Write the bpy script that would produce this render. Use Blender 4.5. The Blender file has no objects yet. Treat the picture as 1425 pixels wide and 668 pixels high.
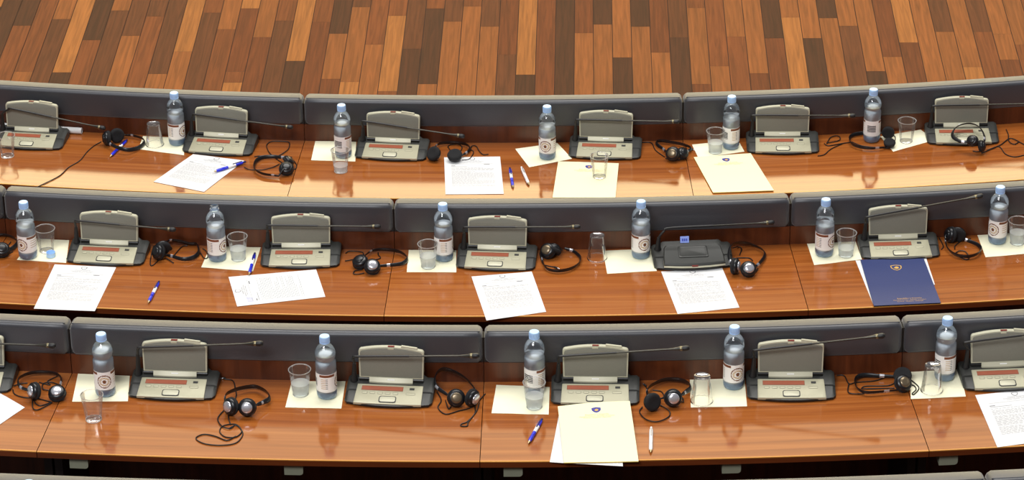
import bpy, math, random
from mathutils import Vector as V, Matrix
random.seed(7)
COL = bpy.context.scene.collection
PI = math.pi

# ------------------------------------------------------------------ camera and geometry of the hall
F, TH, RO, YA, HC = 4484.04, 0.48328, -0.01398, -0.02678, 6.0887
XC, YC = -0.34603, 23.29307
RISE, DEP, PT, HP = 0.15956, 0.4695, 0.0607, 0.1744
RAD = {1: 12.31091, 2: 13.48342, 3: 14.6589, 4: 15.834}
ZD = {i: .74 + RISE * (i - 1) for i in (1, 2, 3, 4)}
O = V((0, 0, HC))
vv = V((math.sin(YA) * math.cos(TH), math.cos(YA) * math.cos(TH), -math.sin(TH)))
r0 = V((math.cos(YA), -math.sin(YA), 0)); u0 = r0.cross(vv)
rr = math.cos(RO) * r0 + math.sin(RO) * u0; uu = -math.sin(RO) * r0 + math.cos(RO) * u0


def ray(px, py): return vv + rr * ((px - 712.5) / F) - uu * ((py - 334) / F)


def hitz(px, py, z):
    d = ray(px, py); return O + d * ((z - HC) / d.z)


def hitv(px, py, Q, n):
    d = ray(px, py); return O + d * ((Q - O).dot(n) / d.dot(n))


def proj(P):
    d = P - O; z = d.dot(vv); return 712.5 + F * d.dot(rr) / z, 334 - F * d.dot(uu) / z


def polar(P): return math.hypot(P.x - XC, P.y - YC), math.atan2(P.x - XC, YC - P.y)
def pol(r, a, z): return V((XC + r * math.sin(a), YC - r * math.cos(a), z))


def frame(P):
    a = polar(P)[1]; return V((math.cos(a), math.sin(a), 0)), V((-math.sin(a), math.cos(a), 0)), a


def at(px, py, row, h=0.0, lim=.003):
    P = hitz(px, py, ZD[row] + h); r, a = polar(P)
    if r < RAD[row] + lim: P = pol(RAD[row] + lim, a, P.z)
    return P


def ang_of(px, r, z):
    lo, hi = -.35, .35
    for _ in range(50):
        m = (lo + hi) / 2
        if proj(pol(r, m, z))[0] < px: lo = m
        else: hi = m
    return lo


# ------------------------------------------------------------------ materials
MATS = {}


def lin(c): return tuple(((x / 255) / 12.92 if x / 255 <= .04045 else ((x / 255 + .055) / 1.055) ** 2.4) for x in c)


def mat(name, rgb, rough=.5, metal=0., spec=.5, noise=0., nscale=200., alpha=1., emit=0., bump=0., coat=0., sheen=0.):
    if name in MATS: return MATS[name]
    m = bpy.data.materials.new(name); m.use_nodes = True; nt = m.node_tree; b = nt.nodes['Principled BSDF']
    c = lin(rgb) + (1,)
    b.inputs['Base Color'].default_value = c; b.inputs['Roughness'].default_value = rough
    b.inputs['Metallic'].default_value = metal; b.inputs['Specular IOR Level'].default_value = spec
    b.inputs['Coat Weight'].default_value = coat; b.inputs['Sheen Weight'].default_value = sheen
    if emit: b.inputs['Emission Color'].default_value = c; b.inputs['Emission Strength'].default_value = emit
    if noise or bump:
        tc = nt.nodes.new('ShaderNodeTexCoord'); n = nt.nodes.new('ShaderNodeTexNoise')
        n.inputs['Scale'].default_value = nscale; n.inputs['Detail'].default_value = 3
        nt.links.new(tc.outputs['Object'], n.inputs['Vector'])
        if noise:
            mx = nt.nodes.new('ShaderNodeMix'); mx.data_type = 'RGBA'
            mx.inputs[6].default_value = tuple(x * (1 - noise) for x in c[:3]) + (1,)
            mx.inputs[7].default_value = tuple(min(1, x * (1 + noise)) for x in c[:3]) + (1,)
            nt.links.new(n.outputs['Fac'], mx.inputs[0]); nt.links.new(mx.outputs[2], b.inputs['Base Color'])
        if bump:
            bp = nt.nodes.new('ShaderNodeBump'); bp.inputs['Strength'].default_value = bump; bp.inputs['Distance'].default_value = .002
            nt.links.new(n.outputs['Fac'], bp.inputs['Height']); nt.links.new(bp.outputs[0], b.inputs['Normal'])
    MATS[name] = m; return m


def ramp(nt, stops):
    r = nt.nodes.new('ShaderNodeValToRGB'); e = r.color_ramp.elements
    while len(e) < len(stops): e.new(.5)
    for i, (p, c) in enumerate(stops): e[i].position = p; e[i].color = lin(c) + (1,)
    return r


def wood_mat(name, stops, rough, su, sv, vary=.12, spec=.5):
    """polished veneer; grain runs along U (round the arc)"""
    m = bpy.data.materials.new(name); m.use_nodes = True; nt = m.node_tree; b = nt.nodes['Principled BSDF']; L = nt.links.new
    uv = nt.nodes.new('ShaderNodeUVMap'); mp = nt.nodes.new('ShaderNodeMapping'); mp.inputs['Scale'].default_value = (su, sv, 1)
    oi = nt.nodes.new('ShaderNodeObjectInfo'); cb = nt.nodes.new('ShaderNodeCombineXYZ')
    mm = nt.nodes.new('ShaderNodeMath'); mm.operation = 'MULTIPLY'; mm.inputs[1].default_value = 37
    L(oi.outputs['Random'], mm.inputs[0]); L(mm.outputs[0], cb.inputs[2]); L(mm.outputs[0], cb.inputs[0])
    ad = nt.nodes.new('ShaderNodeVectorMath'); L(uv.outputs[0], mp.inputs[0]); L(mp.outputs[0], ad.inputs[0]); L(cb.outputs[0], ad.inputs[1])
    n1 = nt.nodes.new('ShaderNodeTexNoise'); n1.inputs['Scale'].default_value = 1; n1.inputs['Detail'].default_value = 6; n1.inputs['Roughness'].default_value = .62; n1.inputs['Distortion'].default_value = .4
    L(ad.outputs[0], n1.inputs['Vector'])
    rp = ramp(nt, stops); L(n1.outputs['Fac'], rp.inputs[0])
    hs = nt.nodes.new('ShaderNodeHueSaturation'); mr = nt.nodes.new('ShaderNodeMapRange')
    mr.inputs[3].default_value = 1 - vary; mr.inputs[4].default_value = 1 + vary
    L(oi.outputs['Random'], mr.inputs[0]); L(mr.outputs[0], hs.inputs['Value']); L(rp.outputs[0], hs.inputs['Color']); L(hs.outputs[0], b.inputs['Base Color'])
    b.inputs['Roughness'].default_value = rough; b.inputs['Specular IOR Level'].default_value = spec
    MATS[name] = m; return m


def clear_mat(name, tint, white, whitefac, ior=1.45, refl=1.0, rough=.03):
    """thin clear plastic: see-through, mirror-like at grazing angles, a little milky"""
    m = bpy.data.materials.new(name); m.use_nodes = True; nt = m.node_tree; nt.nodes.clear(); L = nt.links.new
    out = nt.nodes.new('ShaderNodeOutputMaterial'); tr = nt.nodes.new('ShaderNodeBsdfTransparent'); tr.inputs[0].default_value = tint + (1,)
    df = nt.nodes.new('ShaderNodeBsdfDiffuse'); df.inputs[0].default_value = white + (1,)
    tl = nt.nodes.new('ShaderNodeBsdfTranslucent'); tl.inputs[0].default_value = white + (1,)
    md = nt.nodes.new('ShaderNodeMixShader'); md.inputs[0].default_value = .5; L(df.outputs[0], md.inputs[1]); L(tl.outputs[0], md.inputs[2])
    gl = nt.nodes.new('ShaderNodeBsdfGlossy'); gl.inputs['Roughness'].default_value = rough
    m1 = nt.nodes.new('ShaderNodeMixShader'); m2 = nt.nodes.new('ShaderNodeMixShader')
    lw = nt.nodes.new('ShaderNodeLayerWeight'); lw.inputs[0].default_value = .35
    ma = nt.nodes.new('ShaderNodeMath'); ma.operation = 'MULTIPLY_ADD'; ma.inputs[1].default_value = whitefac * 1.6; ma.inputs[2].default_value = whitefac * .35
    L(lw.outputs['Facing'], ma.inputs[0]); L(ma.outputs[0], m1.inputs[0]); L(tr.outputs[0], m1.inputs[1]); L(md.outputs[0], m1.inputs[2])
    fr = nt.nodes.new('ShaderNodeFresnel'); fr.inputs[0].default_value = ior
    mf = nt.nodes.new('ShaderNodeMath'); mf.operation = 'MULTIPLY'; mf.inputs[1].default_value = refl
    L(fr.outputs[0], mf.inputs[0]); L(mf.outputs[0], m2.inputs[0]); L(m1.outputs[0], m2.inputs[1]); L(gl.outputs[0], m2.inputs[2]); L(m2.outputs[0], out.inputs[0])
    MATS[name] = m; return m


def water_mat(name, white_fill, wc=(.84, .94, 1, 1), thru=.35):  # white diffuse share stands in for light refracted through the water
    m = bpy.data.materials.new(name); m.use_nodes = True; nt = m.node_tree; nt.nodes.clear(); L = nt.links.new
    out = nt.nodes.new('ShaderNodeOutputMaterial'); g = nt.nodes.new('ShaderNodeBsdfGlass'); g.inputs['IOR'].default_value = 1.33; g.inputs['Color'].default_value = (.95, .985, 1, 1)
    g.inputs['Roughness'].default_value = .04
    tr = nt.nodes.new('ShaderNodeBsdfTransparent'); tr.inputs[0].default_value = (.93, .97, 1, 1)
    tl = nt.nodes.new('ShaderNodeBsdfTranslucent'); tl.inputs[0].default_value = wc
    df = nt.nodes.new('ShaderNodeBsdfDiffuse'); df.inputs[0].default_value = wc
    a = nt.nodes.new('ShaderNodeMixShader'); a.inputs[0].default_value = thru; L(g.outputs[0], a.inputs[1]); L(tr.outputs[0], a.inputs[2])
    b = nt.nodes.new('ShaderNodeMixShader'); b.inputs[0].default_value = .85; L(tl.outputs[0], b.inputs[1]); L(df.outputs[0], b.inputs[2])
    c = nt.nodes.new('ShaderNodeMixShader'); c.inputs[0].default_value = white_fill; L(a.outputs[0], c.inputs[1]); L(b.outputs[0], c.inputs[2]); L(c.outputs[0], out.inputs[0])
    MATS[name] = m; return m


M_WOOD = wood_mat('desk_veneer', [(.0, (98, 48, 18)), (.34, (134, 72, 29)), (.5, (154, 86, 36)), (.66, (168, 100, 46)), (1, (186, 122, 62))], .10, .9, 42, .05, .75)
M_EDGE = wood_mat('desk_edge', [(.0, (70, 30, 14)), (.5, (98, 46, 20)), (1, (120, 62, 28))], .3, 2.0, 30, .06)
M_EDGE_HILITE = wood_mat('desk_edge_highlight', [(.0, (188, 122, 54)), (1, (222, 160, 80))], .2, 2.0, 8, .03)  # highlight on the front arris, put into the colour of a thin strip
M_PANEL = wood_mat('panel_veneer', [(.0, (46, 20, 9)), (.4, (72, 33, 15)), (.65, (92, 45, 21)), (1, (116, 60, 30))], .35, 30, 2.2, .1)
M_UNDER = mat('dark_underside', (34, 24, 20), .7, noise=.3, nscale=20)
M_FAB = mat('slate_fabric', (50, 51, 57), .45, spec=.75, noise=.2, nscale=420, bump=.15, sheen=.3)
M_SEAM = mat('seam_cord', (52, 54, 62), .8)
M_GREYBOX = mat('grey_box', (128, 130, 112), .55, noise=.06, nscale=60)
M_DARK = mat('unit_dark_plastic', (44, 45, 42), .45, noise=.12, nscale=500)
M_DARK2 = mat('unit_black_lip', (26, 26, 26), .35)
M_SILV = mat('unit_champagne', (176, 172, 146), .42, metal=.2, noise=.03, nscale=300)
M_SILV2 = mat('unit_champagne_bright', (196, 193, 168), .45, metal=.1)
M_GRILLE = mat('speaker_grille', (130, 129, 117), .6, metal=.1, noise=.3, nscale=900, bump=.3)
M_LCD = mat('orange_display', (160, 84, 58), .3, emit=.02, noise=.12, nscale=90)
M_LCD2 = mat('display_bezel', (140, 84, 58), .3)
M_LINE = mat('button_outline', (40, 40, 38), .5)
M_LINE2 = mat('button_engraving', (150, 147, 126), .5)
M_RED = mat('red_indicator', (120, 38, 28), .4)
M_LOGO = mat('white_logo', (246, 246, 240), .4)
M_RUB = mat('black_rubber', (24, 24, 25), .5)
M_STEM = mat('mic_stem_metal', (64, 62, 56), .3, metal=.6)
M_STEMB = mat('mic_stem_black', (34, 33, 32), .4)
M_MICR = mat('mic_ring', (120, 112, 86), .3, metal=.6)
M_HB = mat('headset_black', (20, 21, 24), .32)
M_FOAM = mat('headset_foam', (22, 22, 24), .9, noise=.3, nscale=700, bump=.5)
M_CAPS = mat('headset_silver', (206, 206, 212), .25, metal=.7)
M_CAPD = mat('headset_bronze', (120, 106, 84), .3, metal=.6)
M_CORD = mat('headset_cord', (26, 24, 24), .5)
M_BLUEC = mat('bottle_cap_blue', (176, 212, 252), .35, spec=.5)
M_LABEL = mat('bottle_label', (246, 244, 240), .5, noise=.03, nscale=200)
M_LABB = mat('label_brown', (122, 78, 52), .5)
M_LABG = mat('label_gold', (196, 168, 122), .5)
M_LABK = mat('label_black', (30, 30, 40), .5)
M_LABR = mat('label_red', (124, 70, 44), .5)
M_PAPER = mat('white_paper', (226, 226, 225), .75, noise=.008, nscale=8)
M_NAP = mat('cream_napkin', (250, 246, 214), .9, noise=.02, nscale=60, bump=.3)
M_YEL = mat('cream_folder', (244, 239, 196), .7, noise=.01, nscale=20)
M_YELE = mat('folder_edge', (232, 196, 92), .7)
M_NAVY = mat('navy_folder', (38, 52, 104), .55, noise=.12, nscale=120)
M_GOLD = mat('gold_print', (214, 168, 78), .45)
M_GOLDL = mat('pale_gold_print', (196, 168, 84), .6)
M_SHIELD = mat('blue_shield', (62, 60, 150), .5)
M_GRY = mat('grey_ink', (146, 146, 150), .8)
M_GRYD = mat('dark_ink', (84, 84, 90), .8)
M_INK = mat('blue_ink', (70, 90, 200), .7)
M_PENB = mat('pen_blue', (34, 50, 214), .25, coat=.4)
M_PEND = mat('pen_navy', (20, 24, 84), .35)
M_PENW = mat('pen_white', (244, 244, 242), .3)
M_PENT = mat('pen_brass', (205, 186, 140), .3, metal=.6)
M_TAG = mat('blue_tag', (150, 172, 246), .6)
M_TAGD = mat('tag_marks', (66, 84, 190), .6)
M_PET = clear_mat('clear_bottle_plastic', (.96, .98, 1.0), (.72, .85, 1.0), .10, 1.5, 1.2)
M_PETB = clear_mat('blue_bottle_base', (.78, .88, 1.0), (.45, .64, 1.0), .30, 1.5, 1.1)
M_CUP = clear_mat('clear_cup_plastic', (.985, .985, .98), (.95, .95, .93), .07, 1.45, .6)
M_RIM = clear_mat('cup_rim_plastic', (.93, .93, .93), (.98, .98, .96), .45, 1.45, 1.0)
M_WATER = water_mat('bottle_water', .80, (.90, .965, 1, 1))
M_WATER2 = water_mat('cup_water', .26, (.98, .98, .95, 1), .8)


# ------------------------------------------------------------------ mesh builder
class MB:
    def __init__(s): s.v = []; s.f = []; s.m = []; s.uv = {}

    def face(s, idx, mi=0): s.f.append(tuple(idx)); s.m.append(mi)

    def quad(s, a, b, c, d, mi=0):
        n = len(s.v); s.v += [V(a), V(b), V(c), V(d)]; s.face((n, n + 1, n + 2, n + 3), mi)

    def box(s, lo, hi, mi=0):
        x0, y0, z0 = lo; x1, y1, z1 = hi
        s.hexa([(x0, y0, z0), (x1, y0, z0), (x1, y1, z0), (x0, y1, z0), (x0, y0, z1), (x1, y0, z1), (x1, y1, z1), (x0, y1, z1)], mi)

    def hexa(s, p, mi=0):
        n = len(s.v); s.v += [V(q) for q in p]
        for f in ((3, 2, 1, 0), (4, 5, 6, 7), (0, 1, 5, 4), (1, 2, 6, 5), (2, 3, 7, 6), (3, 0, 4, 7)): s.face([n + i for i in f], mi)

    def rings(s, rings, mi=0, closed=True, cap=True, mis=None):
        n0 = len(s.v); k = len(rings[0])
        for r in rings: s.v += [V(p) for p in r]
        for i in range(len(rings) - 1):
            for j in range(k if closed else k - 1):
                a = n0 + i * k + j; b = n0 + i * k + (j + 1) % k
                s.face((a, b, b + k, a + k), mis(i, j) if mis else mi)
        if cap and closed:
            s.face([n0 + j for j in range(k)][::-1], mi); s.face([n0 + (len(rings) - 1) * k + j for j in range(k)], mi)

    def lathe(s, prof, seg=24, o=V((0, 0, 0)), ax=None, mi=0, cap=True, mis=None):
        """prof: list of (radius, height along axis)"""
        if ax is None: X, Y, Z = V((1, 0, 0)), V((0, 1, 0)), V((0, 0, 1))
        else:
            Z = V(ax).normalized(); X = Z.orthogonal().normalized(); Y = Z.cross(X)
        rg = [[o + Z * h + (X * math.cos(2 * PI * j / seg) + Y * math.sin(2 * PI * j / seg)) * max(r, 1e-5) for j in range(seg)] for r, h in prof]
        s.rings(rg, mi, True, cap, mis)

    def tube(s, pts, rad, seg=8, mi=0, flat=None, cap=True):
        """rad: number or list; flat: (half width, half thickness, tilt) makes a strap"""
        n = len(pts); rg = []; prevS = None
        for i, p in enumerate(pts):
            t = (pts[min(i + 1, n - 1)] - pts[max(i - 1, 0)])
            t = t.normalized() if t.length > 1e-9 else V((1, 0, 0))
            if flat:
                S = t.cross(V((0, 0, 1))); S = S.normalized() if S.length > 1e-4 else V((1, 0, 0)); U = S.cross(t)
                c, q = math.cos(flat[2]), math.sin(flat[2]); W = U * c + S * q; N = S * c - U * q
                k = rad[i] if isinstance(rad, list) else rad
                rg.append([p + W * (flat[0] * k * math.cos(2 * PI * j / seg)) + N * (flat[1] * math.sin(2 * PI * j / seg)) for j in range(seg)])
            else:
                if prevS is None: S = t.orthogonal().normalized()
                else:
                    S = prevS - t * prevS.dot(t); S = S.normalized() if S.length > 1e-6 else t.orthogonal().normalized()
                prevS = S; U = t.cross(S); r = rad[i] if isinstance(rad, list) else rad
                rg.append([p + (S * math.cos(2 * PI * j / seg) + U * math.sin(2 * PI * j / seg)) * r for j in range(seg)])
        s.rings(rg, mi, True, cap)

    def mesh(s, name, mats, smooth=40):
        me = bpy.data.meshes.new(name); me.from_pydata([tuple(p) for p in s.v], [], s.f)
        for m in (mats if isinstance(mats, (list, tuple)) else [mats]): me.materials.append(m)
        me.polygons.foreach_set('material_index', s.m)
        if s.uv:
            l = me.uv_layers.new(name='UVMap')
            for lp in me.loops: l.data[lp.index].uv = s.uv.get(lp.vertex_index, (0, 0))
        if smooth:
            me.shade_smooth(); me.set_sharp_from_angle(angle=math.radians(smooth))
        me.update(); return me


def spline(pts, n=6):
    out = []
    for i in range(len(pts) - 1):
        p0, p1, p2, p3 = pts[max(i - 1, 0)], pts[i], pts[i + 1], pts[min(i + 2, len(pts) - 1)]
        for k in range(n):
            t = k / n
            out.append(.5 * ((2 * p1) + (p2 - p0) * t + (2 * p0 - 5 * p1 + 4 * p2 - p3) * t * t + (3 * p1 - p0 - 3 * p2 + p3) * t ** 3))
    out.append(pts[-1]); return out


def obj(name, me, parent=None):
    o = bpy.data.objects.new(name, me); COL.objects.link(o)
    if parent: o.parent = parent
    return o


def tag(o, label, cat, group=None):
    o['label'] = label; o['category'] = cat
    if group: o['group'] = group
    return o


def thing(name, loc, rz, label, cat, group=None):
    o = bpy.data.objects.new(name, None); COL.objects.link(o); o.location = loc; o.rotation_euler = (0, 0, rz); o.empty_display_size = .05
    return tag(o, label, cat, group)


# ------------------------------------------------------------------ floor of planks
def build_floor():
    X0 = hitz(774, 0, 0).x; X1 = hitz(774 + 25.8 * 13, 0, 0).x; pw = (X1 - X0) / 13
    pal = {'D': (67, 33, 17), 'B': (88, 46, 23), 'R': (97, 48, 21), 'M': (109, 57, 26), 'L': (128, 73, 34), 'Y': (145, 89, 43)}
    spec = {-31: 'Y10D', -30: 'D', -29: 'D36M', -28: 'M100L', -27: 'L27B', -26: 'Y101D', -25: 'D56M', -24: 'L15B', -23: 'B50L', -22: 'B23M', -21: 'B103L', -20: 'Y72L', -19: 'M18B', -18: 'L41M',
            -17: 'Y12R100M115Y', -16: 'L52R', -15: 'M29B', -14: 'Y85D', -13: 'M31R', -12: 'D47L110R', -11: 'B10L114Y', -10: 'M62L', -9: 'M22Y127M', -8: 'B68D', -7: 'M12D117L', -6: 'B30L', -5: 'M9L', -4: 'B37L',
            -3: 'R76B', -2: 'Y104D', -1: 'R', 0: 'D', 1: 'R46L', 2: 'D34L', 3: 'L80D', 4: 'D37L', 5: 'R73L', 6: 'B52D', 7: 'M11L117R', 8: 'M92L', 9: 'L51M', 10: 'L102R', 11: 'D53R', 12: 'L24Y', 13: 'L53D', 14: 'D25L',
            15: 'L36B', 16: 'L99D', 17: 'R79L', 18: 'Y59R', 19: 'L', 20: 'B44L', 21: 'L93Y', 22: 'B44M', 23: 'L47L83R', 24: 'L62M', 25: 'M40L', 26: 'Y70R'}
    import re
    rnd = random.Random(3); mb = MB(); cols = []
    y0, y1 = 8.0, 27.0
    mb.quad((-14, y0, -.004), (14, y0, -.004), (14, y1, -.004), (-14, y1, -.004), 1); cols.append((0, 0, 0))
    for k in range(-140, 140):
        xa = X0 + k * pw; xb = xa + pw; g = .0016
        segs = []
        if k in spec:
            tk = re.findall(r'[A-Z]|\d+', spec[k])
            xm = (xa + xb) / 2
            def yof(py):  # depth of this plank joint
                return hitz(proj(V((xm, 11.5, 0)))[0], py, 0).y
            ylow = hitz(712, 150, 0).y; yt = hitz(712, -6, 0).y
            ends = [yof(int(t)) for t in tk[1::2]]; cs = tk[0::2]
            hi = yt + rnd.uniform(.1, .6)
            for c, e in zip(cs, ends + [ylow - rnd.uniform(.1, .5)]):
                segs.append((e, hi, c)); hi = e
            lo_y, hi_y = hi, segs[0][1]
        else:
            lo_y = hi_y = y0 + rnd.uniform(0, .8)
        y = lo_y
        while y > y0:
            L = rnd.uniform(.45, 1.1); segs.append((y - L, y, rnd.choice('DBRMMLLY'))); y -= L
        y = hi_y
        while y < y1:
            L = rnd.uniform(.45, 1.1); segs.append((y, y + L, rnd.choice('DBRMMLLY'))); y += L
        for a, b, c in segs:
            a = max(a, y0); b = min(b, y1)
            if b - a < .01: continue
            cc = lin(pal[c]); q = rnd.uniform(.93, 1.07)
            mb.quad((xa + g, a + g / 2, 0), (xb - g, a + g / 2, 0), (xb - g, b - g / 2, 0), (xa + g, b - g / 2, 0), 0); cols.append(tuple(x * q for x in cc))
    m = bpy.data.materials.new('plank_floor'); m.use_nodes = True; nt = m.node_tree; b = nt.nodes['Principled BSDF']; L = nt.links.new
    at_ = nt.nodes.new('ShaderNodeAttribute'); at_.attribute_name = 'plank'
    tc = nt.nodes.new('ShaderNodeTexCoord'); mp = nt.nodes.new('ShaderNodeMapping'); mp.inputs['Scale'].default_value = (70, 3.2, 1)
    sep = nt.nodes.new('ShaderNodeVectorMath'); sep.operation = 'MULTIPLY_ADD'; sep.inputs[1].default_value = (300, 170, 0)
    L(tc.outputs['Object'], mp.inputs[0]); L(at_.outputs['Color'], sep.inputs[0]); L(mp.outputs[0], sep.inputs[2])
    n = nt.nodes.new('ShaderNodeTexNoise'); n.inputs['Scale'].default_value = 1; n.inputs['Detail'].default_value = 5; n.inputs['Distortion'].default_value = .8; L(sep.outputs[0], n.inputs['Vector'])
    mr = nt.nodes.new('ShaderNodeMapRange'); mr.inputs[1].default_value = .25; mr.inputs[2].default_value = .75; mr.inputs[3].default_value = .66; mr.inputs[4].default_value = 1.34; L(n.outputs['Fac'], mr.inputs[0])
    mx = nt.nodes.new('ShaderNodeVectorMath'); mx.operation = 'SCALE'; L(at_.outputs['Color'], mx.inputs[0]); L(mr.outputs[0], mx.inputs['Scale']); L(mx.outputs[0], b.inputs['Base Color'])
    b.inputs['Roughness'].default_value = .55; b.inputs['Specular IOR Level'].default_value = .06
    me = mb.mesh('floor', [m, mat('plank_gap', (52, 28, 16), .8)], 0)
    ca = me.color_attributes.new('plank', 'FLOAT_COLOR', 'CORNER')
    for p, c in zip(me.polygons, cols):
        for li in p.loop_indices: ca.data[li].color = c + (1,)
    o = obj('floor', me); o['kind'] = 'structure'


build_floor()


# ------------------------------------------------------------------ curved desks
def sector(mb, ra, rb, za, zb, a0, a1, n=18, mi=0, uvmode='top', top_mi=None):
    """solid piece of a ring; used for boards, panels and platforms"""
    rgs = []; base = len(mb.v)
    for i in range(n + 1):
        a = a0 + (a1 - a0) * i / n
        rgs.append([pol(ra, a, za), pol(rb, a, za), pol(rb, a, zb), pol(ra, a, zb)])
    mb.rings(rgs, mi, True, True, (lambda i, j: (top_mi if (top_mi is not None and j == 2) else mi)))
    for i in range(n + 1):
        a = a0 + (a1 - a0) * i / n
        for j, (r, z) in enumerate(((ra, za), (rb, za), (rb, zb), (ra, zb))):
            mb.uv[base + i * 4 + j] = (a * ra, r + z) if uvmode == 'top' else (a * ra, z)


JOINTS = {1: [-98, 424.5, 949, 1472], 2: [-530, 10, 549, 1097.5, 1640], 3: [-470, 100.5, 673, 1253, 1830], 4: [-700, -12, 680, 1369, 2056]}
RN = {1: 'far row', 2: 'middle row', 3: 'near row', 4: 'row cut off by the bottom edge of the photo'}
DL = {(1, 0): 'curved desk at the left of the far row, a headset cord trailing across it',
      (1, 1): 'curved desk in the middle of the far row, between the two rail gaps',
      (1, 2): 'curved desk at the right of the far row, a folder lying aslant on it',
      (2, 0): 'narrow sliver of curved desk at the far left of the middle row',
      (2, 1): 'curved desk in the middle row with a sheet turned sideways on it',
      (2, 2): 'curved wooden desk in the middle row carrying the closed black conference unit',
      (2, 3): 'curved wooden desk at the right of the middle row under the navy folder',
      (3, 0): 'curved wooden desk at the far left of the near row, mostly out of frame',
      (3, 1): 'curved wooden desk in the near row with the upright headset and coiled cord',
      (3, 2): 'curved wooden desk in the near row with a cream folder leaning on its unit',
      (3, 3): 'curved wooden desk at the far right of the near row, mostly out of frame',
      (4, 0): 'desk rail outside the bottom left corner of the photo',
      (4, 1): 'desk of the lowest row, only a grey rail showing at the bottom left',
      (4, 2): 'desk of the lowest row, grey rail showing left of the bottom rail gap',
      (4, 3): 'desk of the lowest row, grey rail in the bottom right corner of the photo'}


def pad_section(r0_, r1_, z0, z1, ins):
    rd = .014; pts = []
    r0_ += ins * .3; r1_ -= ins; z0 += ins; z1 -= ins
    for cx, cz, s in ((r1_ - rd, z0 + rd, -90), (r1_ - rd, z1 - rd, 0), (r0_ + rd, z1 - rd, 90), (r0_ + rd, z0 + rd, 180)):
        for k in range(5):
            t = math.radians(s + 90 * k / 4); pts.append((cx + rd * math.cos(t), cz + rd * math.sin(t)))
    return pts


for row in (1, 2, 3, 4):
    R, Z = RAD[row], ZD[row]; js = [ang_of(x, R - PT, Z + HP) for x in JOINTS[row]]
    zf = Z - .74
    for i in range(len(js) - 1):
        if row == 4 and i == 0: continue
        a0, a1 = js[i], js[i + 1]; am = (a0 + a1) / 2; org = pol(R, am, zf)
        t = thing('delegate_desk', org, 0, DL[(row, i)], 'desk', 'curved delegate desks')
        g = .0011 / R

        def put(name, mb, mats, par, sm=40):
            for k in range(len(mb.v)): mb.v[k] = mb.v[k] - org
            return obj(name, mb.mesh(name, mats, sm), par)
        mb = MB(); sector(mb, R - .002, R + DEP, Z - .021, Z, a0 + g, a1 - g, 24, 1, 'top', 0); sector(mb, R + DEP - .0045, R + DEP + .0006, Z - .0025, Z + .0003, a0 + g, a1 - g, 24, 2, 'top'); put('worktop', mb, [M_WOOD, M_EDGE, M_EDGE_HILITE], t)
        mb = MB(); sector(mb, R - .050, R, zf, Z + HP - .106, a0 + g, a1 - g, 24, 0, 'side'); sector(mb, R - .046, R - .006, Z + HP - .106, Z + HP - .02, a0 + g, a1 - g, 24, 1, 'side'); put('front_panel', mb, [M_PANEL, M_RUB], t)  # black core added inside the rail so the gaps between pads look dark
        # padded rail along the top of the panel
        mb = MB(); n = 26; rgs = []; gp = .004 / R
        st = [0, .004, .012] + [None] * (n - 1) + [.012, .004, 0]
        L = (a1 - a0) * R - .008
        pos = [0, .004, .014] + [.014 + (L - .028) * k / n for k in range(1, n)] + [L - .014, L - .004, L]
        for q in pos:
            d = min(q, L - q); ins = .012 * max(0, 1 - d / .013) ** 2
            a = a0 + gp + q / R
            rgs.append([pol(r, a, z) for r, z in pad_section(R - PT, R + .006, Z + HP - .108, Z + HP, ins)])
        mb.rings(rgs); rail = put('padded_rail', mb, [M_FAB], t, 60)
        mb = MB(); mb.tube([pol(R - .0085, a0 + (a1 - a0) * (.008 + .984 * k / 30), Z + HP - .0004) for k in range(31)], .0016, 6); put('piping', mb, [M_SEAM], rail)
        # supports below the worktop
        for q in (.0, 1.):
            a = a0 + (a1 - a0) * (.012 + .976 * q); mb = MB(); sector(mb, R, R + .30, zf, Z - .021, a - .012 / R, a + .012 / R, 1, 0, 'side'); put('side_panel', mb, [M_UNDER], t)
        if row == 3:
            for px in (110.5, 409, 714, 1017.5, 1319):
                a = ang_of(px, R + DEP - .03, Z - .03)
                if a0 < a < a1:
                    mb = MB(); rgs = []
                    w = .0275
                    out = [(-w, 0), (-w, -.042)] + [(w - .010 + .010 * math.sin(math.radians(k * 22.5)), -.032 - .010 * math.cos(math.radians(k * 22.5))) for k in range(5)] + [(w, 0)]
                    for rr_ in (R + DEP - .10, R + DEP - .016): rgs.append([pol(rr_, a + x / R, Z - .021 + z) for x, z in out])
                    mb.rings(rgs); put('under_desk_box', mb, [M_GREYBOX], t, 30)
    if row > 1:   # stepped platform this row stands on
        mb = MB(); sector(mb, R - .09, R + 1.06, zf - .9, zf, js[0] - .02, js[-1] + .02, 40, 0, 'top')
        o = obj('floor_tier', mb.mesh('floor_tier', [mat('tier_carpet', (54, 44, 40), .9, noise=.2, nscale=80)], 40)); o['kind'] = 'structure'


# ------------------------------------------------------------------ conference units
def bilin(c, u, v): return (c[0] * (1 - u) + c[1] * u) * (1 - v) + (c[3] * (1 - u) + c[2] * u) * v


UM = {}


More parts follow.
